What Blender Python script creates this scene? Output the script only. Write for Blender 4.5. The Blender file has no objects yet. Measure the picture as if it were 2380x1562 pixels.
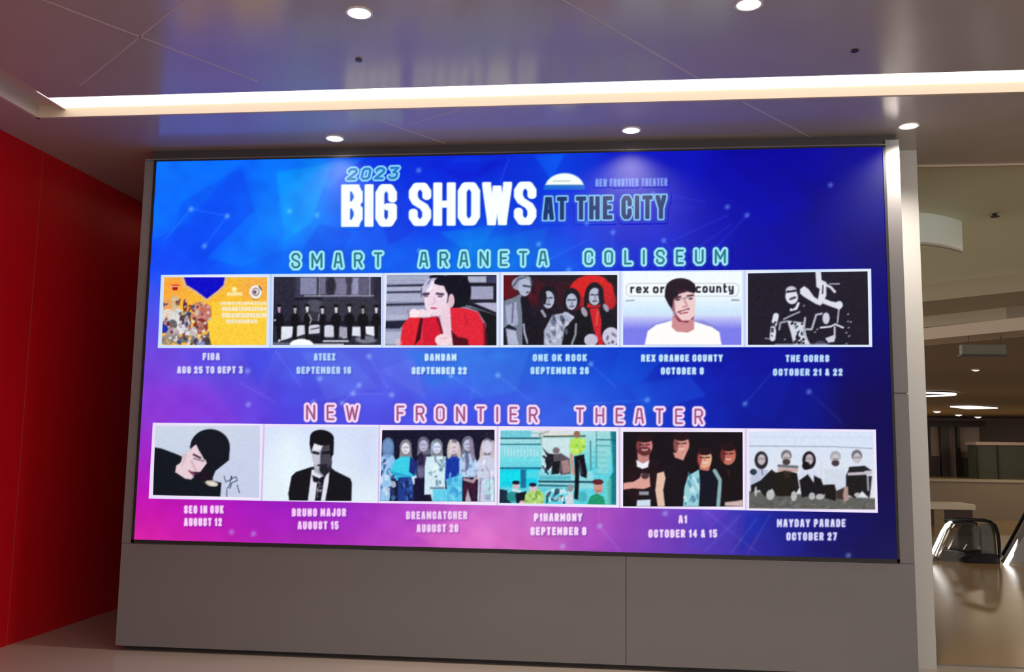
import bpy, math, random
import numpy as np
from mathutils import Vector, Matrix

# ------------------------------------------------------------------ camera
F_PX, YAW, PITCH, ROLL = 2114.56, -0.1071, 0.1160, 0.0133
CAM = np.array([3.3729, -6.3019, 1.5501])
cy, sy, cp, sp = math.cos(YAW), math.sin(YAW), math.cos(PITCH), math.sin(PITCH)
FW = np.array([sy*cp, cy*cp, sp]); R0 = np.array([cy, -sy, 0.0]); U0 = np.cross(R0, FW)
RT = math.cos(ROLL)*R0 + math.sin(ROLL)*U0
UP = -math.sin(ROLL)*R0 + math.cos(ROLL)*U0
S = bpy.context.scene
COL = S.collection
cam_d = bpy.data.cameras.new('camera')
cam_d.sensor_width = 36.0; cam_d.lens = F_PX*36.0/2380.0
cam_d.clip_start = 0.05; cam_d.clip_end = 300
cam = bpy.data.objects.new('camera', cam_d); COL.objects.link(cam)
cam.matrix_world = Matrix(((RT[0], UP[0], -FW[0], CAM[0]), (RT[1], UP[1], -FW[1], CAM[1]),
                           (RT[2], UP[2], -FW[2], CAM[2]), (0, 0, 0, 1)))
S.camera = cam

# ------------------------------------------------------------------ world, exposure
W = bpy.data.worlds.new('world'); S.world = W; W.use_nodes = True
W.node_tree.nodes['Background'].inputs[0].default_value = (1.0, 0.91, 0.85, 1)
W.node_tree.nodes['Background'].inputs[1].default_value = 2.3
S.view_settings.view_transform = 'Standard'; S.view_settings.look = 'None'
S.view_settings.exposure = 0.0; S.view_settings.gamma = 1.0
S.view_settings.use_curve_mapping = False


def at(px, py, ax, val):
    """the point of the place seen at that spot of the photograph, on the plane axis=val"""
    d = FW + RT*(px-1190)/F_PX - UP*(py-781)/F_PX
    t = (val-CAM[ax])/d[ax]
    return CAM + d*t


# ------------------------------------------------------------------ materials
def mat(name, col, rough=0.5, metal=0.0, emis=None, es=1.0, spec=0.5, coat=0.0, alpha=1.0, trans=0.0, noise=None):
    m = bpy.data.materials.new(name); m.use_nodes = True
    nt = m.node_tree; b = nt.nodes['Principled BSDF']
    b.inputs['Base Color'].default_value = (*col, 1)
    b.inputs['Roughness'].default_value = rough
    b.inputs['Metallic'].default_value = metal
    b.inputs['Specular IOR Level'].default_value = spec
    b.inputs['Coat Weight'].default_value = coat
    b.inputs['Alpha'].default_value = alpha
    b.inputs['Transmission Weight'].default_value = trans
    if emis:
        b.inputs['Emission Color'].default_value = (*emis, 1)
        b.inputs['Emission Strength'].default_value = es
    if noise:                                   # (scale, low, high): slow unevenness of the colour
        sc, lo, hi = noise
        tc = nt.nodes.new('ShaderNodeTexCoord')
        n = nt.nodes.new('ShaderNodeTexNoise'); n.inputs['Scale'].default_value = sc
        nt.links.new(tc.outputs['Object'], n.inputs['Vector'])
        r = nt.nodes.new('ShaderNodeMapRange')
        r.inputs['To Min'].default_value = lo; r.inputs['To Max'].default_value = hi
        nt.links.new(n.outputs['Fac'], r.inputs['Value'])
        mx = nt.nodes.new('ShaderNodeMix'); mx.data_type = 'RGBA'; mx.blend_type = 'MULTIPLY'
        mx.inputs['Factor'].default_value = 1.0
        mx.inputs[6].default_value = (*col, 1)
        nt.links.new(r.outputs['Result'], mx.inputs[7])
        nt.links.new(mx.outputs[2], b.inputs['Base Color'])
    return m


M = {
    'ceiling': mat('ceiling_panel', (0.49, 0.46, 0.435), 0.19, spec=0.8, noise=(3, 0.93, 1.05)),
    'seam': mat('ceiling_joint', (0.62, 0.56, 0.54), 0.35),
    'cove': mat('cove_side', (0.62, 0.52, 0.40), 0.6),
    'light': mat('light_diffuser', (1, 1, 1), 0.5, emis=(1.0, 0.95, 0.88), es=2.4),
    'lamp': mat('lamp_lens', (1, 1, 1), 0.4, emis=(1.0, 0.95, 0.88), es=9.0),
    'lampring': mat('lamp_ring', (0.75, 0.72, 0.68), 0.35),
    'black': mat('black_matte', (0.012, 0.012, 0.012), 0.6),
    'housing': mat('grey_cladding', (0.205, 0.198, 0.198), 0.42, spec=0.4, noise=(1.2, 0.92, 1.06)),
    'pilaster': mat('pale_cladding', (0.56, 0.55, 0.52), 0.4, noise=(2, 0.95, 1.04)),
    'red': mat('red_glass_panel', (0.58, 0.004, 0.010), 0.30, spec=0.25),
    'redseam': mat('red_joint', (0.42, 0.03, 0.035), 0.3),
    'darkwall': mat('dark_wall', (0.02, 0.004, 0.004), 0.5),
    'floor': mat('polished_floor', (0.50, 0.42, 0.345), 0.20, spec=0.75, noise=(0.8, 0.85, 1.1)),
    'floor2': mat('polished_brown_floor', (0.40, 0.265, 0.12), 0.19, spec=0.75, noise=(0.8, 0.85, 1.1)),
    'cladding': mat('grey_metal_cladding', (0.20, 0.19, 0.18), 0.4, metal=0.5),
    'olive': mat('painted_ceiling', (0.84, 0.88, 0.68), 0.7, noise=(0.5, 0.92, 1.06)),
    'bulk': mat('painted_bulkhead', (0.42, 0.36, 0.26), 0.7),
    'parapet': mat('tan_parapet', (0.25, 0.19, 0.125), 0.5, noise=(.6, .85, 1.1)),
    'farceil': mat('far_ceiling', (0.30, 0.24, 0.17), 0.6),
    'mint': mat('pale_mint_panel', (0.88, 1.0, 0.95), 0.4),
    'board': mat('sign_face', (0.20, 0.20, 0.15), 0.5),
    'gap': mat('painted_gap_shade', (0.06, 0.055, 0.06), 0.6),  # shade of the gap above the screen, put into the colour
    'frost': mat('frosted_strip', (0.42, 0.42, 0.36), 0.5),
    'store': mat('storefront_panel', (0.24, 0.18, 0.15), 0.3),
    'store_pale': mat('storefront_recess', (0.42, 0.33, 0.28), 0.4),  # paler brown than the shop panels
    'storedark': mat('storefront_frame', (0.018, 0.010, 0.008), 0.4),
    'greenglass': mat('dark_green_glass', (0.055, 0.06, 0.042), 0.08, spec=0.6),
    'chrome': mat('brushed_steel', (0.72, 0.70, 0.69), 0.22, metal=0.9),
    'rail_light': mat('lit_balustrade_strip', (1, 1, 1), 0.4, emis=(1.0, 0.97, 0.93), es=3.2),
    'rubber': mat('black_rubber', (0.006, 0.006, 0.007), 0.5, spec=0.2),
    'smoke': mat('balustrade_panel', (0.05, 0.05, 0.042), 0.12, alpha=0.7),
    'cream': mat('cream_top', (0.80, 0.70, 0.54), 0.4),
    'yellow': mat('ochre_panel', (0.34, 0.25, 0.12), 0.5),
    'brown': mat('dark_brown_panel', (0.055, 0.025, 0.016), 0.5),
    'sprink': mat('dark_metal', (0.02, 0.018, 0.02), 0.4),
}


# ------------------------------------------------------------------ mesh helpers
class MB:
    def __init__(self): self.v, self.f, self.m = [], [], []
    def quad(self, pts, mi=0):
        n = len(self.v); self.v += [tuple(map(float, p)) for p in pts]
        self.f.append(tuple(range(n, n+len(pts)))); self.m.append(mi)
    def box(self, x0, x1, y0, y1, z0, z1, mi=0):
        self.hexa([(x0, y0, z0), (x1, y0, z0), (x1, y1, z0), (x0, y1, z0),
                   (x0, y0, z1), (x1, y0, z1), (x1, y1, z1), (x0, y1, z1)], mi)
    def hexa(self, p, mi=0):
        n = len(self.v); self.v += [tuple(map(float, q)) for q in p]
        for f in ((0, 3, 2, 1), (4, 5, 6, 7), (0, 1, 5, 4), (1, 2, 6, 5), (2, 3, 7, 6), (3, 0, 4, 7)):
            self.f.append(tuple(n+i for i in f)); self.m.append(mi)
    def prism(self, poly, z0, z1, mi=0):
        """upright prism over a plan polygon [(x,y)...]"""
        n, k = len(self.v), len(poly)
        self.v += [(float(x), float(y), z0) for x, y in poly] + [(float(x), float(y), z1) for x, y in poly]
        self.f.append(tuple(n+i for i in range(k))[::-1]); self.m.append(mi)
        self.f.append(tuple(n+k+i for i in range(k))); self.m.append(mi)
        for i in range(k):
            j = (i+1) % k
            self.f.append((n+i, n+j, n+k+j, n+k+i)); self.m.append(mi)
    def tube(self, pts, r, seg=10, mi=0, flat=1.0):
        pts = [Vector(p) for p in pts]; n = len(self.v); k = len(pts)
        for i, p in enumerate(pts):
            t = (pts[min(i+1, k-1)]-pts[max(i-1, 0)]).normalized()
            a = t.cross(Vector((0, 1, 0)))
            if a.length < 1e-3: a = t.cross(Vector((0, 0, 1)))
            a.normalize(); b = t.cross(a).normalized()
            for s in range(seg):
                g = 2*math.pi*s/seg
                self.v.append(tuple(p+a*r*math.cos(g)+b*r*flat*math.sin(g)))
        for i in range(k-1):
            for s in range(seg):
                s2 = (s+1) % seg
                self.f.append((n+i*seg+s, n+i*seg+s2, n+(i+1)*seg+s2, n+(i+1)*seg+s)); self.m.append(mi)
        self.f.append(tuple(n+s for s in range(seg))[::-1]); self.m.append(mi)
        self.f.append(tuple(n+(k-1)*seg+s for s in range(seg))); self.m.append(mi)
    def ring(self, c, r0, r1, z0, z1, seg=40, mi=0):
        """flat ring with thickness around a vertical axis"""
        n = len(self.v)
        for r, z in ((r0, z0), (r1, z0), (r1, z1), (r0, z1)):
            for s in range(seg):
                g = 2*math.pi*s/seg
                self.v.append((c[0]+r*math.cos(g), c[1]+r*math.sin(g), z))
        for a in range(4):
            b = (a+1) % 4
            for s in range(seg):
                s2 = (s+1) % seg
                self.f.append((n+a*seg+s, n+a*seg+s2, n+b*seg+s2, n+b*seg+s)); self.m.append(mi)
    def dome(self, c, r, h, seg=32, mi=0):
        """shallow lens hanging below c"""
        n = len(self.v); rings = 4
        for i in range(rings):
            g = i/rings*math.pi/2
            for s in range(seg):
                t = 2*math.pi*s/seg
                self.v.append((c[0]+r*math.cos(g)*math.cos(t), c[1]+r*math.cos(g)*math.sin(t), c[2]-h*math.sin(g)))
        self.v.append((c[0], c[1], c[2]-h))
        for i in range(rings-1):
            for s in range(seg):
                s2 = (s+1) % seg
                self.f.append((n+i*seg+s, n+i*seg+s2, n+(i+1)*seg+s2, n+(i+1)*seg+s)); self.m.append(mi)
        for s in range(seg):
            self.f.append((n+(rings-1)*seg+s, n+(rings-1)*seg+(s+1) % seg, n+rings*seg)); self.m.append(mi)
    def build(self, name, mats, parent=None, loc=(0, 0, 0), bevel=0.0, smooth=False):
        me = bpy.data.meshes.new(name)
        lx = Vector(loc)
        me.from_pydata([tuple(Vector(v)-lx) for v in self.v], [], self.f)
        for m in (mats if isinstance(mats, (list, tuple)) else [mats]): me.materials.append(m)
        for p, i in zip(me.polygons, self.m): p.material_index = i; p.use_smooth = smooth
        me.update()
        o = bpy.data.objects.new(name, me); COL.objects.link(o)
        if parent is not None:
            o.parent = parent; o.location = lx-Vector(parent.location)
        else: o.location = lx
        if bevel:
            b = o.modifiers.new('bevel', 'BEVEL'); b.width = bevel; b.segments = 2; b.limit_method = 'ANGLE'
        return o


def tag(o, label=None, cat=None, group=None, kind=None):
    if label: o['label'] = label
    if cat: o['category'] = cat
    if group: o['group'] = group
    if kind: o['kind'] = kind
    return o


def empty(name, loc, label, cat, group=None):
    o = bpy.data.objects.new(name, None); COL.objects.link(o); o.location = loc
    o.empty_display_size = 0.1
    return tag(o, label, cat, group)


def struct(mb, name, mats, **k): return tag(mb.build(name, mats, **k), kind='structure')


# ------------------------------------------------------------------ the room
ZC = 3.703                    # ceiling
YN, YF = -1.035, -0.690       # the cove slot: near and far side
XS0 = -0.50                   # outer side of the slot where it turns the corner
SD = 0.085                    # slot depth
XE = 30.2                     # how far the hall runs to the right
YE = 0.80                     # back edge of the low ceiling
XR = -0.92                    # the red wall
FZ = 0.052                    # floor level
m = MB(); m.box(-4, 30.3, -12, 48, -0.12, FZ); struct(m, 'floor', M['floor'])

m = MB()
T = 0.14
m.box(XS0, XE, YF, YE, ZC, ZC+T+.03)                       # behind the slot
m.box(-1.2, XS0, -12, 3.2, ZC, ZC+T+.03)                   # left of the slot
m.box(XS0, XE, YE-0.001, YE, ZC, ZC+.1)
m.box(XS0+.30, XE, -12, YN, ZC, ZC+T+.03)                  # in front
m.box(XS0, XE, YE, 0.801, ZC, ZC+.1)
ceil = struct(m, 'ceiling', [M['ceiling']])
# joints between the metal ceiling panels
jm = MB()
def joint(a, b, w=0.006):
    A, B = at(*a, 2, ZC), at(*b, 2, ZC)
    d = (B-A)[:2]; d /= np.linalg.norm(d); n = np.array([-d[1], d[0]])*w
    jm.hexa([(A[0]-n[0], A[1]-n[1], ZC-.0015), (B[0]-n[0], B[1]-n[1], ZC-.0015), (B[0]+n[0], B[1]+n[1], ZC-.0015), (A[0]+n[0], A[1]+n[1], ZC-.0015),
             (A[0]-n[0], A[1]-n[1], ZC+.001), (B[0]-n[0], B[1]-n[1], ZC+.001), (B[0]+n[0], B[1]+n[1], ZC+.001), (A[0]+n[0], A[1]+n[1], ZC+.001)])
joint((-400, -190), (600, 190)); joint((430, 0), (185, 200)); joint((1240, -40), (1622, 182))
joint((1726, 237), (1885, 320)); joint((870, 276), (1035, 334)); joint((948, 290), (1070, 254), .004)
o = struct(jm, 'trim_1', M['seam'])

# cove slot: side faces, back and the lit diffuser
m = MB()
m.box(XS0-.015, XE, YF-.006, YF+.02, ZC-.001, ZC+SD)                # far side
m.box(XS0-.02, XS0+.006, -12, YF+.02, ZC-.001, ZC+SD)                  # outer left side
m.box(XS0+.294, XE, YN-.02, YN+.006, ZC+.001, ZC+SD)               # near side
m.box(XS0+.294, XS0+.32, -12, YN, ZC+.001, ZC+SD)
m.box(XS0-.02, XE, -12, YE-.2, ZC+SD, ZC+SD+.02)
struct(m, 'trim_2', M['cove'])
xl = at(97, 240, 2, ZC)[0]
lf = empty('linear_light', (2.6, (YN+YF)/2, ZC+SD), 'long white linear ceiling light set in a cream cove above the screen', 'light')
m = MB(); m.box(-0.30, 13, YN+.03, YF-.012, ZC+SD-.024, ZC+SD-.006)
m.build('diffuser', M['light'], lf)
m = MB(); m.box(-0.315, -0.30, YN+.02, YF-.005, ZC+SD-.034, ZC+SD-.001); m.build('end_cap', M['lampring'], lf)

# red glass wall on the left
m = MB()
m.box(XR-.1, XR, -12, 3.2, 0.0, ZC)
struct(m, 'wall_left', M['red'])
ys = at(60, 900, 0, XR)[1]
m = MB(); m.box(XR-.001, XR+.003, ys-.004, ys+.004, 0.0, ZC); struct(m, 'trim_3', M['redseam'])
m = MB(); m.box(XR, -0.03, 2.9, 3.0, 0, ZC); struct(m, 'wall_recess', M['darkwall'])

# grey housing that carries the screen
PW, PZ0, PH = 5.2429, 0.8227, 2.7794
HX0, HX1, HZ0, HZ1 = -0.098, 5.357, 0.105, 3.640
Y0 = 0.012
m = MB()
m.box(HX0, HX1, Y0+.03, 2.8, HZ0, PZ0+PH+.02)            # core
xs = [HX0, at(1455, 1400, 1, 0)[0], HX1]
def panel(x0, x1, z0, z1): m.box(x0, x1, Y0, Y0+.05, z0, z1)
g = .0022
panel(xs[0], xs[1]-g, HZ0-.02, PZ0-.03); panel(xs[1]+g, xs[2], HZ0-.02, PZ0-.03)
panel(HX0, xs[1]-g, PZ0+PH+.012, PZ0+PH+.026); panel(xs[1]+g, PW+.02, PZ0+PH+.012, PZ0+PH+.026)
panel(HX0, -0.02, PZ0-.026, PZ0+PH+.008)
zt = at(2085, 914, 1, 0)[2]
panel(PW+.02, HX1, PZ0-.026, zt-g*2); panel(PW+.022, HX1, zt+g*2, 3.655)
struct(m, 'wall_back', M['housing'], bevel=0.0)
m = MB(); m.box(HX0+.03, HX1-.02, Y0+.06, 2.6, 0, HZ0+.01); struct(m, 'baseboard_back', M['black'])
m = MB(); m.box(HX0+.03, HX1-.006, Y0+.05, 2.6, PZ0+PH+.01, ZC); struct(m, 'trim_9', M['gap'])  # strip coloured dark to stand for the shade under the ceiling

# pale end pilaster
YP = at(2155, 1554, 2, FZ)[1]
X0, X1 = at(2134, 1500, 1, YP)[0], at(2176, 1500, 1, YP)[0]
m = MB(); m.box(X0-.02, X1, YP, YP+.2, 0, ZC); struct(m, 'wall_end', M['pilaster'], bevel=.004)
m = MB(); m.box(X0-.1, X1-.03, YP+.19, 2.8, 0, ZC); struct(m, 'wall_return', M['housing'])

yb = at(2300, 1549, 2, FZ)[1]
m = MB(); m.box(X1-.05, 30.2, yb, 47.2, -.05, FZ+.002); struct(m, 'floor_hall', M['floor2'])
m = MB(); m.box(X1-.05, 30.2, yb-.035, yb, -.05, FZ+.003); struct(m, 'trim_10', M['housing'])

# ------------------------------------------------------------------ downlights in the low ceiling
DL = [((835, 29), 'round ceiling downlight near the top edge, left of the two away from the wall'),
      ((1740, 9), 'round ceiling downlight cut by the top edge, right of the two away from the wall'),
      ((778, 321), 'round ceiling downlight close above the upper left part of the screen'),
      ((1467, 302), 'round ceiling downlight close above the screen, shining a pale cone onto it'),
      ((2112, 292), 'round ceiling downlight above the bright right margin of the screen wall')]
PWR = [16, 16, 70, 170, 120]
def downlight(p, lab, pw, group, r=0.058, spot=True, rough=False):
    t = empty('ceiling_downlight', (p[0], p[1], ZC), lab, 'ceiling light', group)
    k = MB(); k.ring((p[0], p[1]), r, r+.012, ZC-.006, ZC+.0005); k.build('trim_ring', M['lampring'], t)
    k = MB(); k.dome((p[0], p[1], ZC-.001), r, .012); k.build('lens', M['lamp'], t, smooth=True)
    ld = bpy.data.lights.new('downlight_beam', 'SPOT'); ld.energy = pw; ld.color = (1.0, 0.90, 0.80)
    ld.spot_size = math.radians(132); ld.spot_blend = 1.0; ld.shadow_soft_size = 0.04
    lo = bpy.data.objects.new('downlight_beam', ld); COL.objects.link(lo)
    lo.parent = t; lo.location = (0, 0, -.03)
    return t
for (px, lab), pw in zip(DL, PWR):
    p = at(*px, 2, ZC); downlight(p, lab, pw, 'round downlights in the low ceiling')

# sprinkler heads: small dark dots on the ceiling
for px, lab in (((834, 138), 'small black sprinkler head on the ceiling between two downlights on the left'),
                ((1987, 116), 'small black sprinkler head on the ceiling toward the right')):
    p = at(*px, 2, ZC)
    m = MB(); m.tube([(p[0], p[1], ZC+.001), (p[0], p[1], ZC-.007)], .014, 12); m.ring(p, .002, .020, ZC-.009, ZC-.006, 16)
    tag(m.build('sprinkler_head', M['sprink'], loc=(p[0], p[1], ZC)), lab, 'sprinkler', 'sprinkler heads')

# ------------------------------------------------------------------ the mall beyond, right of the screen wall
# raised ceiling stepping down as it goes back, its edges running obliquely
def edge(l, r, z):
    """a straight edge at height z through two spots, extended both ways"""
    A, B = at(*l, 2, z), at(*r, 2, z); d = B-A
    return A-d*1.2, B+d*2.0
m = MB(); m.box(5.0, 14, YE-.02, YE+.02, ZC-.012, ZC+.16); struct(m, 'trim_4', M['cove'])
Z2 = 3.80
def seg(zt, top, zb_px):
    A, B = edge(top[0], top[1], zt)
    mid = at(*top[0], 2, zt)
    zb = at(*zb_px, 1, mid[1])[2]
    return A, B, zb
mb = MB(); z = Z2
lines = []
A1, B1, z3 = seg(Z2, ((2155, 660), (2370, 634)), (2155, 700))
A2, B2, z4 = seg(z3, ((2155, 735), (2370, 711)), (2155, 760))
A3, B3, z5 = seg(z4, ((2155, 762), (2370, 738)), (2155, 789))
mb.hexa([(5.0, YE, Z2), (16, YE, Z2), (B1[0], B1[1], Z2), (A1[0], A1[1], Z2),
         (5.0, YE, Z2+.1), (16, YE, Z2+.1), (B1[0], B1[1], Z2+.1), (A1[0], A1[1], Z2+.1)])
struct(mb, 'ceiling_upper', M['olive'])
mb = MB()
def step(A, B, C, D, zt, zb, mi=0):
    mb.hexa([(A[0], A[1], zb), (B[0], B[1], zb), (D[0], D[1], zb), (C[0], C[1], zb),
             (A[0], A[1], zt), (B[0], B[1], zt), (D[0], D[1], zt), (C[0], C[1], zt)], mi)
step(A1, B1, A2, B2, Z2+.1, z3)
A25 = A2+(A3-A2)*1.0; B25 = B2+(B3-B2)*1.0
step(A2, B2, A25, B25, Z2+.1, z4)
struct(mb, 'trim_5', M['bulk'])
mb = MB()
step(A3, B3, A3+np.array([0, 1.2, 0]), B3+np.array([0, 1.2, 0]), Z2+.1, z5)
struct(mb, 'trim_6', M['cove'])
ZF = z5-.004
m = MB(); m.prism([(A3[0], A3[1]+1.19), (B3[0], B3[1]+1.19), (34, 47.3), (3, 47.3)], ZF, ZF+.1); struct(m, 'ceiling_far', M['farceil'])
# end walls closing the hall; unseen slab added above to block sky light
m = MB(); m.box(-1.2, 30.3, YE+.02, 47.3, 4.30, 4.42); struct(m, 'sky_block_slab', M['bulk'])
m = MB(); m.box(3, 34, 47, 47.3, 0, 5); struct(m, 'wall_far', M['store'])
m = MB(); m.box(30, 30.3, -12, 47.3, 0, 5); struct(m, 'wall_right', M['store_pale'])

def pxbox(mb, x0, x1, y0, y1, Y, dep, mi=0):
    """box whose front face, standing at depth Y, spans that part of the view"""
    a, b = at(x0, (y0+y1)/2, 1, Y), at(x1, (y0+y1)/2, 1, Y)
    zt, zb = at((x0+x1)/2, y0, 1, Y)[2], at((x0+x1)/2, y1, 1, Y)[2]
    mb.box(a[0], b[0], Y, Y+dep, max(zb, FZ), zt, mi); return a, b

# shop fronts across the far hall
YS = 44.0
sf = empty('storefront', (15.5, YS, 0), 'dim brown shop front at the far end of the hall behind the escalator', 'shop front')
m = MB(); pxbox(m, 2080, 2278, 992, 1119, YS+.6, .3); m.build('back_panel', M['store_pale'], sf)
m = MB(); pxbox(m, 2060, 2290, 978, 990, YS-.2, .5); m.build('lintel', M['storedark'], sf)
for x0, x1 in ((2188, 2208), (2162, 2165), (2226, 2233)):
    m = MB(); pxbox(m, x0, x1, 988, 1119, YS, .3); m.build('column', M['storedark'], sf)
m = MB(); pxbox(m, 2165, 2186, 1060, 1117, YS+.1, .3); m.build('display_stand', M['storedark'], sf)
m = MB(); pxbox(m, 2235, 2268, 1064, 1112, YS+.2, .2); m.build('display_panel', M['greenglass'], sf)
kf = empty('glass_kiosk', (19, YS-2.6, 0), 'dark green glass box right of the brown shop front', 'kiosk')
m = MB(); pxbox(m, 2272, 2420, 1035, 1119, YS-2.6, 1.2); m.build('glass_wall', M['greenglass'], kf)
m = MB(); pxbox(m, 2268, 2425, 1028, 1035, YS-2.7, 1.4); m.build('top_rail', M['store_pale'], kf)
m = MB(); pxbox(m, 2271, 2274, 1035, 1119, YS-2.7, .1); m.build('corner_post', M['storedark'], kf)
m = MB(); pxbox(m, 2320, 2322, 1035, 1119, YS-2.7, .1); m.build('mullion', M['storedark'], kf)
# the long low plinth in front of the shops
m = MB(); pxbox(m, 2040, 2600, 1119, 1300, 14, .25); struct(m, 'trim_7', M['parapet']); m = MB(); pxbox(m, 2040, 2600, 1116, 1121, 13.97, .31); struct(m, 'trim_8', M['bulk'])

# lights of the far hall
def hang_z(px, py, Y): return at(px, py, 1, Y)
ra = at(2128, 915, 2, ZF-.02); rb = at(2222, 915, 2, ZF-.02)
rr = rb[0]-ra[0]
rl = empty('ring_light', (ra[0], ra[1], ZF-.05), 'large circular ring light on the far ceiling, partly behind the pale pilaster', 'ceiling light')
m = MB(); m.ring(ra, rr-.16, rr, ZF-.07, ZF-.03, 64); m.build('diffuser', M['light'], rl)
m = MB(); m.ring(ra, rr-.17, rr+.01, ZF-.03, ZF-.002, 64); m.build('housing', M['storedark'], rl)
a, b, = at(2219, 944, 2, ZF-.02), at(2283, 948, 2, ZF-.02)
tl = empty('linear_light', ((a[0]+b[0])/2, a[1], ZF), 'short bright linear ceiling light right of the far ring light', 'ceiling light')
d = b-a; nrm = np.array([-d[1], d[0], 0]); nrm = nrm/np.linalg.norm(nrm)*.62
def bar(mb, z0, z1, k):
    mb.hexa([(a[0]-nrm[0]*k, a[1]-nrm[1]*k, z0), (b[0]-nrm[0]*k, b[1]-nrm[1]*k, z0), (b[0]+nrm[0]*k, b[1]+nrm[1]*k, z0), (a[0]+nrm[0]*k*.3, a[1]+nrm[1]*k*.3, z0),
             (a[0]-nrm[0]*k, a[1]-nrm[1]*k, z1), (b[0]-nrm[0]*k, b[1]-nrm[1]*k, z1), (b[0]+nrm[0]*k, b[1]+nrm[1]*k, z1), (a[0]+nrm[0]*k*.3, a[1]+nrm[1]*k*.3, z1)])
m = MB(); bar(m, ZF-.06, ZF-.02, 1); m.build('diffuser', M['light'], tl)
m = MB(); bar(m, ZF-.02, ZF-.002, 1.05); m.build('housing', M['storedark'], tl)
far = [((2268, 858), 'small square spotlight on the far ceiling above the linear light', .07),
       ((2178, 955), 'faint small downlight nearest the pilaster, below the ring light', .16),
       ((2228, 963), 'small downlight in the middle of the far row under the linear light', .16),
       ((2273, 968), 'faint small downlight at the right end of the far row', .16)]
for (px, lab, r) in far:
    p = at(*px, 2, ZF)
    t = empty('ceiling_downlight', (p[0], p[1], ZF), lab, 'ceiling light', 'small downlights on the far ceiling')
    k = MB(); k.ring(p, r, r*1.25, ZF-.03, ZF, 20); k.build('trim_ring', M['lampring'], t)
    k = MB(); k.dome((p[0], p[1], ZF-.01), r, r*.5, 20); k.build('lens', M['light'], t, smooth=True)
# hanging sign board
sb = empty('sign_board', (0, 0, 0), 'dim grey green sign board hanging under the far bulkhead', 'sign')
YB = 7.7
p0 = at(2236, 812, 1, YB); sb.location = (p0[0], YB, p0[2])
m = MB(); pxbox(m, 2236, 2340, 800, 824, YB, .12); m.build('board', M['board'], sb, bevel=.01)
m = MB(); pxbox(m, 2234, 2342, 824, 827, YB-.02, .16); m.build('bottom_edge', M['storedark'], sb)
for x in (2250, 2325):
    m = MB(); pxbox(m, x, x+1.5, 760, 800, YB+.05, .01); m.build('hanger', M['storedark'], sb)
# sprinkler on the raised ceiling
p = at(2312, 496, 2, Z2)
m = MB(); m.tube([(p[0], p[1], Z2+.001), (p[0], p[1], Z2-.03)], .02, 12); m.ring(p, .004, .04, Z2-.036, Z2-.03, 16)
tag(m.build('sprinkler_head', M['sprink'], loc=(p[0], p[1], Z2)), 'small dark sprinkler head on the olive ceiling right of the mint panel', 'sprinkler', 'sprinkler heads')

# curved mint panel hanging beside the pilaster
YM = 2.6
hp = empty('hanging_panel', (0, 0, 0), 'pale mint curved panel hanging from the ceiling beside the pale pilaster', 'hanging panel')
xa, xb = at(2085, 510, 1, YM)[0], at(2235, 510, 1, YM+.42)[0]
hp.location = (xa, YM, at(2190, 565, 1, YM)[2])
def curved(name, mt, ytop, ybot, th, off=0.0):
    k = MB(); n = 24; zt, zb = [at(2190, y, 1, YM)[2] for y in (ytop, ybot)]
    P = []
    for i in range(n+1):
        s = i/n; yy = YM+off+0.42*s*s
        P.append((xa+(xb-xa)*s, yy))
    for i in range(n):
        (x0, ya), (x1, yb) = P[i], P[i+1]
        k.hexa([(x0, ya, zb), (x1, yb, zb), (x1, yb+th, zb), (x0, ya+th, zb), (x0, ya, zt), (x1, yb, zt), (x1, yb+th, zt), (x0, ya+th, zt)])
    return k.build(name, mt, hp)
curved('panel', M['mint'], 458, 560, .05)
curved('bottom_edge', M['pilaster'], 560, 565, .06, -.005)
curved('upper_strip', M['frost'], 384, 458, .03, .01)

# counter near the escalator
YK = 12.0
dc = empty('display_counter', (at(2200, 1200, 1, YK)[0], YK, 0), 'low cream topped counter standing behind the escalator', 'counter')
m = MB(); pxbox(m, 2060, 2268, 1171, 1184, YK, .8); m.build('countertop', M['cream'], dc, bevel=.01)
m = MB(); pxbox(m, 2172, 2196, 1184, 1262, YK+.08, .6); m.build('side_panel', M['yellow'], dc)
m = MB(); pxbox(m, 2196, 2262, 1184, 1262, YK+.1, .6); m.build('base_panel', M['brown'], dc)
m = MB(); pxbox(m, 2100, 2171, 1184, 1262, YK+.1, .6); m.build('base_panel', M['brown'], dc)

# ------------------------------------------------------------------ escalators
YEs = 6.45
def ep(px, py, dy=0.0): return Vector(at(px, py, 1, YEs+dy))
ZERO = ep(2280, 1322)[2]
es = empty('escalator', (ep(2280, 1322)[0], YEs, 0), 'escalator with black handrail and bright metal bars beside the pale pilaster', 'escalator')
def slab(mb, pts, dy0, dy1, mi=0):
    """extrude a side-view outline across the escalator's width"""
    A = [ep(*p, dy0) for p in pts]
    B = [Vector((q.x+(dy1-dy0)*.12, q.y+(dy1-dy0), q.z)) for q in A]
    n = len(mb.v); k = len(A)
    for q in A+B: mb.v.append((q.x, q.y, max(q.z, FZ)))
    mb.f.append(tuple(n+i for i in range(k))); mb.m.append(mi)
    mb.f.append(tuple(n+k+i for i in range(k))[::-1]); mb.m.append(mi)
    for i in range(k):
        j = (i+1) % k; mb.f.append((n+i, n+k+i, n+k+j, n+j)); mb.m.append(mi)
m = MB(); slab(m, [(2246, 1328), (2326, 1328), (2325, 1292), (2300, 1288), (2262, 1292), (2244, 1306)], 0, .55); m.build('newel_base', M['rubber'], es, bevel=.01)
m = MB(); slab(m, [(2168, 1322), (2250, 1326), (2262, 1292), (2200, 1280), (2172, 1288)], .12, .9); m.build('step_comb', M['smoke'], es)
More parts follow.
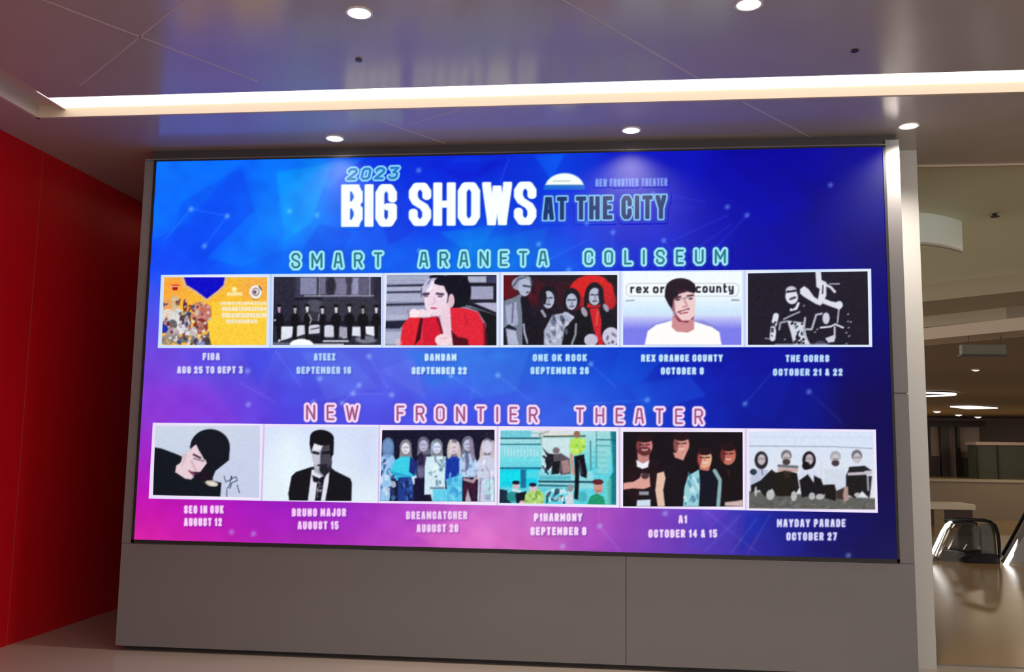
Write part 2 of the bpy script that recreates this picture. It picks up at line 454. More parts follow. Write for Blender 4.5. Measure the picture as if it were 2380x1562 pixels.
m = MB(); slab(m, [(2166, 1322), (2238, 1328), (2238, 1318), (2170, 1307)], .02, .12); m.build('skirt', M['brown'], es)
m = MB(); slab(m, [(2282, 1288), (2318, 1292), (2312, 1226), (2300, 1217), (2280, 1216)], .05, .08); m.build('balustrade', M['smoke'], es)
m = MB(); slab(m, [(2203, 1281), (2280, 1292), (2278, 1222), (2236, 1216)], .46, .49); m.build('balustrade', M['smoke'], es)
def tube(name, mt, pts, r, dy=0, flat=1.0):
    k = MB(); k.tube([ep(x, y, dy+d) for x, y, d in pts], r, 12, flat=flat)
    return k.build(name, mt, es, smooth=True)
tube('handrail', M['rubber'], [(2196, 1208, .6), (2225, 1207, .4), (2258, 1208, .2), (2285, 1209, .1), (2302, 1213, 0), (2313, 1222, 0), (2319, 1240, 0), (2322, 1262, 0), (2324, 1296, 0)], .022)
tube('handrail', M['rubber'], [(2215, 1212, .9), (2255, 1212, .8), (2268, 1217, .7), (2275, 1232, .6), (2279, 1254, .55), (2280, 1292, .5)], .020)
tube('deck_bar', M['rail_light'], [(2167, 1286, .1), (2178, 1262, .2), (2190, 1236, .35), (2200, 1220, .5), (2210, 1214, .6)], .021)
tube('deck_bar', M['chrome'], [(2178, 1296, .1), (2190, 1268, .2), (2204, 1236, .35), (2214, 1222, .5)], .038)
tube('inner_bar', M['chrome'], [(2204, 1277, .4), (2236, 1219, .7)], .012)
tube('inner_bar', M['chrome'], [(2240, 1277, .4), (2268, 1228, .7)], .010)
tube('inner_bar', M['chrome'], [(2285, 1256, .1), (2307, 1223, .2)], .010)
tube('comb_edge', M['chrome'], [(2204, 1280, .4), (2238, 1286, .4), (2258, 1291, .4)], .014)
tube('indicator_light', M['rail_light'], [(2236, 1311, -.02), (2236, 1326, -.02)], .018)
e2 = empty('escalator', (ep(2345, 1320)[0], YEs, 0), 'second escalator at the right edge with a bright inclined balustrade strip', 'escalator')
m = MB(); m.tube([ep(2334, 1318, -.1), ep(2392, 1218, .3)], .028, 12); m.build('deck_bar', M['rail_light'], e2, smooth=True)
m = MB(); slab(m, [(2342, 1322), (2470, 1322), (2470, 1110), (2398, 1214)], .0, .3); m.build('side_cladding', M['cladding'], e2)
m = MB(); m.tube([ep(2330, 1290, .4), ep(2382, 1195, .6), ep(2460, 1060, .8)], .022, 12); m.build('handrail', M['rubber'], e2, smooth=True)
m = MB(); m.tube([ep(2362, 1322, -.12), ep(2410, 1316, -.12)], .02, 8); m.build('skirt', M['brown'], e2)

# unseen area lights added to brighten the hall beyond
for x, y, zz, e in ((8.5, 3.0, 3.6, 10), (9.5, 6.5, 2.95, 9), (12.5, 12.5, 2.9, 40), (15, 22, 2.9, 60), (17, 38, 3.0, 160), (23, 38, 3.0, 110)):
    ld = bpy.data.lights.new('hall_fill', 'AREA'); ld.energy = e; ld.shape = 'RECTANGLE'; ld.size = 2.6; ld.size_y = 1.2; ld.color = (1, .84, .62)
    lo = bpy.data.objects.new('hall_fill', ld); COL.objects.link(lo); lo.location = (x, y, zz)

# ------------------------------------------------------------------ the LED screen and its picture
# artwork coordinates (ax, ay) <-> metres on the panel (u right, v down), by the panel's four corners
CORN = [((0, 0), (363, 376)), ((PW, 0), (2050, 341)), ((PW, PH), (2086, 1301)), ((0, PH), (313, 1253))]
_A, _b = [], []
for (u, v), (x, y) in CORN:
    _A.append([u, v, 1, 0, 0, 0, -u*x, -v*x]); _b.append(x)
    _A.append([0, 0, 0, u, v, 1, -u*y, -v*y]); _b.append(y)
Hm = np.append(np.linalg.solve(np.array(_A, float), np.array(_b, float)), 1).reshape(3, 3)
Hi = np.linalg.inv(Hm)
def to_art(u, v):
    w = Hm[2, 0]*u+Hm[2, 1]*v+Hm[2, 2]
    return (Hm[0, 0]*u+Hm[0, 1]*v+Hm[0, 2])/w, (Hm[1, 0]*u+Hm[1, 1]*v+Hm[1, 2])/w
def to_panel(x, y):
    w = Hi[2, 0]*x+Hi[2, 1]*y+Hi[2, 2]
    return (Hi[0, 0]*x+Hi[0, 1]*y+Hi[0, 2])/w, (Hi[1, 0]*x+Hi[1, 1]*y+Hi[1, 2])/w

def lin(c):
    c = np.clip(np.asarray(c, float)/255.0, 0, 1)
    return np.where(c <= 0.04045, c/12.92, ((c+0.055)/1.055)**2.4)

# --- signed distances on coordinate arrays
def sd_poly(X, Y, pts):
    p = np.array(pts, float); n = len(p)
    d = np.full(X.shape, 1e18); s = np.ones(X.shape)
    for i in range(n):
        a, b = p[i], p[i-1]
        ex, ey = b[0]-a[0], b[1]-a[1]
        wx, wy = X-a[0], Y-a[1]
        t = np.clip((wx*ex+wy*ey)/(ex*ex+ey*ey+1e-9), 0, 1)
        bx, by = wx-ex*t, wy-ey*t
        d = np.minimum(d, bx*bx+by*by)
        c1, c2, c3 = Y >= a[1], Y < b[1], ex*wy > ey*wx
        s = np.where((c1 & c2 & c3) | (~c1 & ~c2 & ~c3), -s, s)
    return s*np.sqrt(d)
def sd_line(X, Y, pts, sq=0):
    p = np.array(pts, float); d = np.full(X.shape, 1e18)
    if len(p) == 1: return np.hypot(X-p[0, 0], Y-p[0, 1])
    for i in range(len(p)-1):
        a, b = p[i], p[i+1]; ex, ey = b-a
        wx, wy = X-a[0], Y-a[1]
        t = np.clip((wx*ex+wy*ey)/(ex*ex+ey*ey+1e-9), 0, 1)
        if sq: d = np.minimum(d, (np.abs(wx-ex*t)**sq+np.abs(wy-ey*t)**sq)**(2.0/sq))
        else: d = np.minimum(d, (wx-ex*t)**2+(wy-ey*t)**2)
    return np.sqrt(d)
def sd_ell(X, Y, cx, cy, rx, ry, a=0):
    c, s = math.cos(math.radians(a)), math.sin(math.radians(a))
    x, y = (X-cx)*c+(Y-cy)*s, -(X-cx)*s+(Y-cy)*c
    k = np.sqrt((x/rx)**2+(y/ry)**2)
    g = np.sqrt((x/rx**2)**2+(y/ry**2)**2)+1e-9
    return k*(k-1)/g
def cov(d, soft): return np.clip(0.5-d/(2*soft), 0, 1)
def mixc(C, col, a):
    a = a[..., None]; C[...] = C*(1-a)+np.array(col, float)*a

# --- grids turned into meshes with one colour per vertex
def led_mat(name):
    m = bpy.data.materials.new(name); m.use_nodes = True; nt = m.node_tree
    b = nt.nodes['Principled BSDF']
    b.inputs['Base Color'].default_value = (0.007, 0.007, 0.008, 1); b.inputs['Roughness'].default_value = 0.65
    b.inputs['Specular IOR Level'].default_value = 0.05
    a = nt.nodes.new('ShaderNodeAttribute'); a.attribute_name = 'led'
    nt.links.new(a.outputs['Color'], b.inputs['Emission Color'])
    b.inputs['Emission Strength'].default_value = 1.0
    return m
LED = led_mat('led_pixels')
screen = empty('video_wall', (0, 0, PZ0), 'huge bright blue and magenta video wall of concert listings set in the grey wall', 'video screen')
def grid_mesh(name, U, V, C, lift, alpha=None, parent=screen):
    ny, nx = U.shape
    co = np.stack([U, np.full(U.shape, -lift), PH-V], -1).reshape(-1, 3)
    idx = np.arange(ny*nx).reshape(ny, nx)
    q = np.stack([idx[1:, :-1], idx[1:, 1:], idx[:-1, 1:], idx[:-1, :-1]], -1).reshape(-1, 4)
    cols = lin(C).reshape(-1, 3)
    if alpha is not None:
        a = alpha.reshape(-1); q = q[(a[q].max(1) > 0.03)]
        used = np.unique(q); mp = np.full(ny*nx, -1); mp[used] = np.arange(len(used))
        q = mp[q]; co = co[used]; cols = cols[used]
    me = bpy.data.meshes.new(name)
    me.vertices.add(len(co)); me.vertices.foreach_set('co', co.ravel().astype(np.float32))
    me.loops.add(q.size); me.loops.foreach_set('vertex_index', q.ravel().astype(np.int32))
    me.polygons.add(len(q)); me.polygons.foreach_set('loop_start', (np.arange(len(q))*4).astype(np.int32))
    at_ = me.color_attributes.new('led', 'FLOAT_COLOR', 'POINT')
    at_.data.foreach_set('color', np.concatenate([cols, np.ones((len(cols), 1))], 1).ravel().astype(np.float32))
    me.update(calc_edges=True); me.validate()
    me.materials.append(LED)
    o = bpy.data.objects.new(name, me); COL.objects.link(o); o.parent = parent
    return o

# --- the background: blue to violet to magenta wash, facets, lines and sparks
BG = [(370,385,5,105,248),(500,385,0,88,250),(700,380,0,125,250),(900,380,0,42,222),(1100,380,0,32,215),(1300,375,0,60,225),(1500,370,0,14,190),(1800,370,0,0,158),(2040,365,12,10,150),
(370,500,0,102,255),(500,490,0,82,250),(690,490,0,142,255),(850,500,0,85,242),(1000,500,0,50,232),(1150,480,0,60,228),(1300,500,0,45,222),(1500,480,0,18,200),(1700,480,0,6,172),(2000,480,0,0,138),
(358,600,15,72,250),(480,590,0,78,252),(600,600,0,108,250),(900,600,0,92,240),(1150,580,0,120,235),(1300,580,0,80,230),(1500,580,0,32,205),(1700,590,0,6,170),(1850,590,0,0,150),(2045,590,6,0,112),
(355,700,60,85,238),(350,760,98,75,230),(2050,720,0,0,115),
(345,840,122,70,225),(500,850,98,82,225),(620,850,72,82,228),(760,850,78,105,232),(900,850,88,98,232),(1020,850,60,112,225),(1150,850,48,118,232),(1280,850,20,90,215),(1400,850,0,62,212),(1600,860,0,28,180),(1800,850,0,6,155),(2060,850,4,0,98),
(338,940,142,58,215),(450,940,128,55,220),(560,940,105,65,222),(700,930,68,66,226),(820,900,88,88,230),(900,940,76,78,228),(1100,920,62,82,235),(1300,930,58,98,232),(1450,940,25,82,218),(1600,940,0,32,182),(1800,940,0,14,142),(2065,940,8,0,80),
(335,1040,160,40,200),(330,1120,172,24,188),(2070,1100,12,6,78),
(325,1190,200,12,165),(420,1180,195,14,190),(520,1200,165,22,190),(650,1200,150,24,190),(800,1200,150,36,195),(950,1200,165,60,195),(1050,1200,190,85,198),(1150,1200,208,110,200),(1300,1200,182,92,195),(1450,1200,166,70,190),(1560,1200,112,60,190),(1680,1210,84,58,190),(1770,1210,28,42,165),(1850,1210,14,22,125),(1950,1210,14,10,95),(2075,1210,14,8,74),
(318,1245,218,42,160),(420,1250,215,30,165),(520,1255,195,32,172),(700,1260,182,40,182),(880,1262,185,62,190),(1000,1265,212,92,195),(1120,1265,226,118,200),(1220,1270,215,110,195),(1400,1272,158,66,185),(1520,1280,118,62,182),(1640,1282,92,58,180),(1760,1284,36,34,150),(1950,1290,20,16,95),(2080,1296,20,18,76)]
BG = np.array(BG, float)
FAC = [  # polygon, colour, strength
 ([(363,376),(560,374),(430,520),(355,560)], (0,150,255), .22), ([(420,470),(560,390),(600,520),(470,640),(400,560)], (0,60,235), .30),
 ([(560,374),(700,372),(640,480)], (0,110,255), .4), ([(640,400),(770,380),(720,520),(660,560)], (0,170,255), .5), ([(700,372),(840,370),(760,440)], (0,160,255), .35),
 ([(600,480),(700,560),(560,620),(480,600)], (0,130,255), .4), ([(740,520),(820,540),(760,640),(690,600)], (0,60,225), .35),
 ([(880,470),(960,420),(960,540),(900,570)], (0,40,215), .35), ([(1020,540),(1150,525),(1100,600)], (0,140,240), .4), ([(1100,560),(1270,530),(1250,620),(1150,620)], (0,120,235), .35),
 ([(1240,362),(1310,358),(1280,420)], (0,100,250), .55), ([(1060,366),(1160,364),(1100,400),(1020,390)], (0,70,235), .35), ([(1000,380),(1180,372),(1080,430)], (0,20,205), .4),
 ([(1290,540),(1400,525),(1460,600),(1330,612)], (0,60,225), .35), ([(1560,520),(1700,560),(1640,600)], (10,20,190), .35), ([(1700,380),(2040,420),(1900,560)], (0,0,140), .35),
 ([(1620,370),(1750,368),(1900,480),(1760,520)], (0,0,175), .3), ([(420,815),(520,812),(470,880)], (90,70,235), .4), ([(560,812),(640,812),(600,900)], (60,70,235), .4),
 ([(700,820),(800,818),(880,900),(760,930)], (100,125,240), .3), ([(880,860),(960,830),(990,930)], (105,120,240), .3), ([(940,815),(1060,812),(1080,870),(1000,900)], (30,115,225), .35),
 ([(1100,830),(1230,812),(1200,910),(1090,930)], (60,130,240), .35), ([(1260,812),(1400,812),(1350,860)], (0,70,205), .4), ([(1440,812),(1560,812),(1480,900),(1420,880)], (0,90,225), .35),
 ([(1460,900),(1600,870),(1640,920),(1500,960)], (20,90,225), .35), ([(1600,815),(1740,815),(1660,880)], (0,10,160), .3), ([(1700,880),(1850,860),(1800,980),(1740,960)], (0,30,170), .3),
 ([(360,900),(480,880),(560,985),(420,980)], (150,60,225), .25), ([(480,900),(620,905),(600,985)], (110,70,225), .25),
 ([(600,1185),(700,1175),(650,1255)], (175,30,200), .35), ([(840,1190),(960,1185),(1000,1262),(900,1262)], (185,60,205), .25), ([(960,1240),(1100,1190),(1180,1270),(1000,1266)], (235,120,205), .35),
 ([(1180,1190),(1300,1200),(1250,1275)], (205,110,205), .3), ([(1370,1190),(1420,1190),(1400,1275),(1350,1275)], (190,80,200), .25), ([(1600,1200),(1720,1195),(1700,1283),(1600,1280)], (80,62,195), .3),
 ([(1735,1195),(1800,1200),(1720,1285)], (10,40,175), .45), ([(1800,1200),(1900,1196),(1860,1290)], (24,30,140), .4), ([(1620,1185),(1700,1185),(1650,1230)], (120,70,210), .3)]
LNS = [[(1560,455),(1640,470)],[(1560,482),(1640,482)],[(1560,560),(1690,500)],[(1600,590),(1700,520)],[(1640,600),(1735,500)],[(1423,540),(1420,610)],[(1180,370),(1160,425)],[(1541,559),(1600,640)],
 [(1270,605),(1360,560)],[(1090,560),(1093,620)],[(857,828),(900,900)],[(834,895),(795,937)],[(1047,873),(1120,920)],[(1156,872),(1230,930)],[(1372,846),(1430,900)],[(640,815),(700,900)],
 [(380,560),(443,486)],[(443,486),(527,502)],[(474,572),(527,502)],[(820,915),(910,918)],[(1720,1200),(1640,1280)],[(1760,1205),(1700,1285)],[(1790,1196),(1740,1286)],[(1630,1180),(1760,1285)],
 [(1394,1223),(1440,1280)],[(1394,1223),(1392,1180)],[(1880,911),(1960,985)],[(1731,939),(1800,860)],[(1350,940),(1504,930)],[(560,890),(640,935)]]
DOTS = [(443,486),(527,502),(671,491),(735,500),(971,396),(474,572),(1689,481),(1735,500),(1929,430),(1423,540),(1541,559),(1362,518),(1133,610),(1270,605),(857,828),(743,880),(1156,872),
 (834,895),(910,918),(820,915),(795,937),(577,940),(1731,939),(1880,911),(1504,930),(539,1236),(590,1240),(1394,1223),(1546,1194),(1973,1292),(1372,846),(728,935),(1047,873),(575,862),(1516,450),(1250,568),(1320,628),(1308,1270),(1573,583),(973,583)]
rng = np.random.RandomState(5)
NZ = [rng.rand(40, 70) for _ in range(2)]
def vnoise(X, Y, k, sc):
    x = np.clip((X-300)/sc, 0, 68.99); y = np.clip((Y-330)/sc, 0, 38.99)
    xi, yi = x.astype(int), y.astype(int); fx, fy = x-xi, y-yi
    fx, fy = fx*fx*(3-2*fx), fy*fy*(3-2*fy); n = NZ[k]
    return (n[yi, xi]*(1-fx)+n[yi, xi+1]*fx)*(1-fy)+(n[yi+1, xi]*(1-fx)+n[yi+1, xi+1]*fx)*fy-.5
def bg(X, Y):
    C = np.zeros(X.shape+(3,)); Wt = np.zeros(X.shape)
    for x, y, r, g_, b in BG:
        w = np.exp(-(((X-x)/75)**2+((Y-y)/42)**2)/2)+1e-4/(1+((X-x)/200)**2+((Y-y)/110)**2)**3
        C += w[..., None]*np.array([r, g_, b]); Wt += w
    C /= Wt[..., None]
    for pts, col, k in FAC: mixc(C, col, k*cov(sd_poly(X, Y, pts), 3.0))
    n = vnoise(X, Y, 0, 26)*16+vnoise(X, Y, 1, 55)*14
    C *= 1+n[..., None]*np.array([.003, .008, .003])
    for l in LNS:
        a = .28*cov(sd_line(X, Y, l)-1.0, 2.0)[..., None]; C[...] = C*(1-a)+(C*.5+np.array([110, 130, 150]))*a
    for x, y in DOTS:
        a = .72*np.exp(-(np.hypot(X-x, Y-y)/6.2)**2.6)[..., None]; C[...] = C*(1-a)+(C*.45+np.array([105, 130, 150]))*a
    return np.clip(C, 0, 255)

def panel_grid(u0, v0, u1, v1, step):
    nx, ny = max(2, int(round((u1-u0)/step))+1), max(2, int(round((v1-v0)/step))+1)
    return np.meshgrid(np.linspace(u0, u1, nx), np.linspace(v0, v1, ny))
U, V = panel_grid(0, 0, PW, PH, 0.0125)
AX, AY = to_art(U, V)
grid_mesh('display', U, V, bg(AX, AY), 0.0)
m = MB()
for b in ((-.020, 0, -.022, PH+.006), (PW, PW+.018, -.022, PH+.006), (-.020, PW+.018, -.022, 0), (-.020, PW+.018, PH, PH+.012)):
    m.box(b[0], b[1], -.004, .05, PZ0+b[2], PZ0+b[3])
m.build('bezel', M['black'], screen)

# --- lettering: block capitals as strokes
G = {
'A': (1.05, [[(0,0),(.3,1),(.7,1),(1,0)],[(.12,.34),(.88,.34)]]),
'B': (1, [[(0,0),(0,1),(.75,1),(1,.82),(1,.68),(.75,.52),(0,.52)],[(.75,.52),(1,.36),(1,.18),(.75,0),(0,0)]]),
'C': (1, [[(1,.66),(1,.85),(.75,1),(.25,1),(0,.85),(0,.15),(.25,0),(.75,0),(1,.15),(1,.34)]]),
'D': (1, [[(0,0),(0,1),(.7,1),(1,.82),(1,.18),(.7,0),(0,0)]]),
'E': (.88, [[(1,1),(0,1),(0,0),(1,0)],[(0,.52),(.85,.52)]]), 'F': (.86, [[(1,1),(0,1),(0,0)],[(0,.52),(.85,.52)]]),
'G': (1, [[(1,.68),(1,.85),(.75,1),(.25,1),(0,.85),(0,.15),(.25,0),(.75,0),(1,.15),(1,.46),(.6,.46)]]),
'H': (1, [[(0,0),(0,1)],[(1,0),(1,1)],[(0,.5),(1,.5)]]), 'I': (.0, [[(.5,0),(.5,1)]]),
'J': (.9, [[(1,1),(1,.15),(.75,0),(.25,0),(0,.15),(0,.3)]]), 'K': (1, [[(0,0),(0,1)],[(1,1),(.1,.45)],[(.35,.6),(1,0)]]),
'L': (.82, [[(0,1),(0,0),(1,0)]]), 'M': (1.35, [[(0,0),(0,1),(.5,.3),(1,1),(1,0)]]), 'N': (1.05, [[(0,0),(0,1),(1,0),(1,1)]]),
'O': (1, [[(.25,1),(.75,1),(1,.85),(1,.15),(.75,0),(.25,0),(0,.15),(0,.85),(.25,1)]]),
'P': (.98, [[(0,0),(0,1),(.75,1),(1,.82),(1,.62),(.75,.44),(0,.44)]]),
'R': (1, [[(0,0),(0,1),(.75,1),(1,.84),(1,.64),(.75,.48),(0,.48)],[(.55,.48),(1,0)]]),
'S': (1, [[(1,.72),(1,.86),(.75,1),(.25,1),(0,.86),(0,.7),(.2,.57),(.8,.43),(1,.3),(1,.14),(.75,0),(.25,0),(0,.14),(0,.28)]]),
'T': (.95, [[(0,1),(1,1)],[(.5,1),(.5,0)]]), 'U': (1, [[(0,1),(0,.15),(.25,0),(.75,0),(1,.15),(1,1)]]),
'V': (1.05, [[(0,1),(.5,0),(1,1)]]), 'W': (1.55, [[(0,1),(.24,0),(.5,.9),(.76,0),(1,1)]]), 'X': (1.05, [[(0,0),(1,1)],[(0,1),(1,0)]]),
'Y': (1.05, [[(0,1),(.5,.45),(1,1)],[(.5,.45),(.5,0)]]), 'Z': (.95, [[(0,1),(1,1),(0,0),(1,0)]]),
'0': (.95, [[(.25,1),(.75,1),(1,.85),(1,.15),(.75,0),(.25,0),(0,.15),(0,.85),(.25,1)]]), '1': (.35, [[(0,.8),(1,1),(1,0)]]),
'2': (.95, [[(0,.75),(0,.86),(.25,1),(.75,1),(1,.86),(1,.66),(0,.0),(1,0)]]), '3': (.95, [[(0,1),(1,1),(.45,.57),(.75,.57),(1,.42),(1,.14),(.75,0),(.25,0),(0,.14)]]),
'4': (1, [[(.75,0),(.75,1),(0,.3),(1,.3)]]), '5': (.95, [[(1,1),(0,1),(0,.55),(.75,.6),(1,.45),(1,.15),(.75,0),(.25,0),(0,.14)]]),
'6': (.95, [[(.95,.86),(.75,1),(.25,1),(0,.85),(0,.15),(.25,0),(.75,0),(1,.15),(1,.42),(.75,.56),(0,.5)]]), '7': (.9, [[(0,1),(1,1),(.35,0)]]),
'8': (.98, [[(.25,.54),(0,.68),(0,.86),(.25,1),(.75,1),(1,.86),(1,.68),(.75,.54),(.25,.54),(0,.4),(0,.14),(.25,0),(.75,0),(1,.14),(1,.4),(.75,.54)]]),
'&': (1.05, [[(1,0),(.15,.8),(.3,1),(.62,1),(.75,.8),(0,.25),(.1,.05),(.4,0),(.95,.4)]]), '.': (.0, [[(.5,0)]]),
'a': (.85, [[(.05,.62),(.9,.62),(.9,0),(.1,0),(0,.15),(.1,.33),(.9,.33)]]), 'c': (.85, [[(1,.6),(.2,.62),(0,.5),(0,.12),(.2,0),(1,.02)]]), 'e': (.85, [[(0,.32),(1,.32),(1,.5),(.8,.62),(.2,.62),(0,.5),(0,.12),(.2,0),(.95,.02)]]),
'g': (.85, [[(1,.62),(.2,.62),(0,.5),(0,.12),(.2,0),(1,0)],[(1,.62),(1,-.2),(.2,-.25)]]), 'n': (.85, [[(0,0),(0,.62)],[(0,.55),(.6,.62),(1,.5),(1,0)]]), 'o': (.85, [[(.2,.62),(.8,.62),(1,.5),(1,.12),(.8,0),(.2,0),(0,.12),(0,.5),(.2,.62)]]),
'r': (.5, [[(0,0),(0,.62)],[(0,.5),(1,.62)]]), 't': (.5, [[(.3,.9),(.3,0),(1,0)],[(0,.62),(1,.62)]]), 'u': (.85, [[(0,.62),(0,.12),(.2,0),(1,.05)],[(1,.62),(1,0)]]), 'x': (.8, [[(0,0),(1,.62)],[(0,.62),(1,0)]]), 'y': (.85, [[(0,.62),(.1,.1),(.9,.05)],[(1,.62),(1,-.2),(.2,-.25)]]),
}
def sd_text(X, Y, text, x0, y0, x1, y1, h0, h1, hw, gap=.35, space=.8, slant=0.0, ky=1.0, sq=0):
    """distance to the strokes of a line whose baseline runs (x0,y0)-(x1,y1)"""
    ws = []
    hh = (h0+h1)/2
    L = abs(x1-x0)
    n_units = 0; n_st = 0
    for i, ch in enumerate(text):
        if ch == ' ': n_units += space
        else: n_units += G[ch][0]; n_st += 1
        if i < len(text)-1: n_units += gap
    unit = (L-n_st*2*hw)/n_units
    D = np.full(X.shape, 1e9); x = 0.0
    for i, ch in enumerate(text):
        if ch == ' ': x += unit*(space+gap); continue
        gw, st = G[ch]; w = gw*unit
        t0 = (x+hw)/L
        for s in st:
            P = []
            for gx, gy in s:
                t = (x+hw+(gx*w if gw else 0))/L
                h = h0+(h1-h0)*t
                hv = hw/ky; yy = (y0+(y1-y0)*t-(hv+gy*(h-2*hv)))*ky
                P.append((x0+(x1-x0)*t+slant*gy*h, yy))
            xs_ = [q[0] for q in P]; ys_ = [q[1] for q in P]; R = hw*2+14
            msk = (X > min(xs_)-R) & (X < max(xs_)+R) & (Y*ky > min(ys_)-R) & (Y*ky < max(ys_)+R)
            if msk.any():
                D[msk] = np.minimum(D[msk], sd_line(X[msk], Y[msk]*ky, P, 0 if ch in 'SOCG' else sq))
        x += w+2*hw+unit*gap
    return D-hw
def text_obj(name, box, painters, label=None, lift=.0022, step=.0052, parent=screen):
    """painters: list of (alpha function(X,Y), colour)"""
    c = [to_panel(x, y) for x, y in ((box[0], box[1]), (box[2], box[1]), (box[2], box[3]), (box[0], box[3]))]
    u0, u1 = min(q[0] for q in c), max(q[0] for q in c); v0, v1 = min(q[1] for q in c), max(q[1] for q in c)
    U, V = panel_grid(u0, v0, u1, v1, step); X, Y = to_art(U, V)
    C = bg(X, Y); A = np.zeros(X.shape)
    for f, col in painters:
        a = f(X, Y); mixc(C, col, a); A = A+(1-A)*a
    o = grid_mesh(name, U, V, C, lift, A, parent)
    if label: o['label'] = label
    return o
def plain(txt, x0, y0, x1, y1, h, hw, soft=1.6, k=1.0, **kw):
    return lambda X, Y: k*cov(sd_text(X, Y, txt, x0, y0, x1, y1, h, h, hw, **kw), soft)
def outlined(name, box, args, kw, hw, bw, oc, ic, label, halo=None):
    """letters with a bright outline and a darker inside"""
    memo = {}
    def D(X, Y):
        if 'd' not in memo: memo['d'] = sd_text(X, Y, *args, hw, **kw)
        return memo['d']
    P = []
    if halo: P.append((lambda X, Y: halo[1]*cov(D(X, Y)-bw-3, 4.5), halo[0]))
    P.append((lambda X, Y: cov(D(X, Y)-bw, 1.5), oc))
    P.append((lambda X, Y: .9*cov(D(X, Y)+.3, 1.4), ic))
    return text_obj(name, box, P, label)

WHITE = (255, 255, 255)
text_obj('title_lettering', (776, 412, 1256, 540), [
    (plain('BIG', 793, 530, 923, 529, 100, 10.6, gap=.16, soft=4, k=.5, ky=1.25), (20, 60, 170)),
    (plain('BIG', 791, 528, 921, 527, 99, 10.6, gap=.13, ky=1.25, sq=7), (250, 255, 255)),
    (plain('SHOWS', 951, 528, 1247, 524, 102, 10.6, gap=.16, soft=4, k=.5, ky=1.25), (20, 60, 170)),
    (plain('SHOWS', 948, 526, 1245, 523, 101, 10.7, gap=.13, ky=1.25, sq=7), (250, 255, 255))], 'heavy white capitals reading BIG SHOWS')
outlined('year_lettering', (790, 376, 940, 428), ('2023', 803, 420, 922, 417, 29, 30), dict(gap=.5, slant=.16), 3.2, 3.6, (150, 225, 255), (20, 110, 190), 'small slanted outlined numerals reading 2023')
outlined('title_lettering', (1246, 440, 1562, 524), ('AT THE CITY', 1260, 512, 1547, 509, 54, 56), dict(gap=.46, space=.50, sq=5), 5.4, 3.2, (145, 208, 250), (0, 34, 95), 'pale blue outlined capitals reading AT THE CITY', halo=((20, 90, 190), .35))
outlined('heading_lettering', (660, 572, 1700, 634), ('SMART ARANETA COLISEUM', 676, 624, 1686, 613, 36, 34), dict(gap=1.62, space=2.2), 2.6, 5.0, (165, 238, 250), (14, 98, 118), 'wide spaced aqua outlined heading above the upper row of pictures', halo=((10, 90, 170), .4))
outlined('heading_lettering', (696, 934, 1650, 994), ('NEW FRONTIER THEATER', 711, 976, 1634, 987, 36, 37), dict(gap=1.62, space=2.3), 2.6, 5.0, (250, 224, 253), (146, 62, 112), 'wide spaced pink outlined heading above the lower row of pictures', halo=((90, 60, 170), .4))
text_obj('subtitle_lettering', (1374, 410, 1556, 440), [(plain('NEW FRONTIER THEATER', 1382, 434, 1549, 432, 18, 1.9, soft=2.2, gap=.7, space=.9, k=.85), (170, 205, 250))])
text_obj('dome_emblem', (1254, 394, 1366, 450), [
    (lambda X, Y: .8*cov(np.maximum(sd_ell(X, Y, 1310, 441, 48, 40), Y-441), 2.5), (30, 120, 215)),
    (lambda X, Y: cov(np.maximum(sd_ell(X, Y, 1310, 437, 45, 34), Y-430), 1.8), (248, 255, 252)),
    (lambda X, Y: .45*cov(np.abs(Y-431)+np.maximum(0, np.abs(X-1310)-40)-1.2, 2), (60, 130, 110)),
    (lambda X, Y: .55*cov(np.maximum(np.abs(Y-421)-1.2, np.abs(X-1303)-20), 2), (120, 160, 150))], 'white half dome emblem with a pale blue base')

CAP = [
 ('upper', 491, 837, 'FIBA', 40, 'AUG 25 TO SEPT 3', 488, 868, 152, .85, (225, 230, 255)), ('upper', 754, 838, 'ATEEZ', 50, 'SEPTEMBER 16', 752, 869, 127, .85, (190, 225, 255)),
 ('upper', 1023, 839, 'BAMBAM', 74, 'SEPTEMBER 22', 1020, 870, 128, .9, (205, 238, 255)), ('upper', 1300, 840, 'ONE OK ROCK', 126, 'SEPTEMBER 26', 1300, 870, 136, .9, (190, 232, 255)),
 ('upper', 1584, 841, 'REX ORANGE COUNTY', 190, 'OCTOBER 8', 1585, 871, 100, .95, (205, 240, 255)), ('upper', 1876, 842, 'THE CORRS', 102, 'OCTOBER 21 & 22', 1877, 874, 162, .95, (195, 232, 255)),
 ('lower', 475, 1193, 'SEO IN GUK', 92, 'AUGUST 12', 473, 1222, 88, .9, (255, 222, 255)), ('lower', 742, 1200, 'BRUNO MAJOR', 126, 'AUGUST 15', 740, 1230, 95, .9, (255, 215, 255)),
 ('lower', 1015, 1207, 'DREAMCATCHER', 142, 'AUGUST 20', 1017, 1237, 97, .8, (255, 228, 255)), ('lower', 1297, 1212, 'P1HARMONY', 112, 'SEPTEMBER 8', 1298, 1244, 130, .9, (255, 232, 255)),
 ('lower', 1587, 1217, 'A1', 20, 'OCTOBER 14 & 15', 1587, 1250, 160, .95, (250, 225, 255)), ('lower', 1886, 1226, 'MAYDAY PARADE', 160, 'OCTOBER 27', 1887, 1257, 118, .95, (225, 225, 255))]
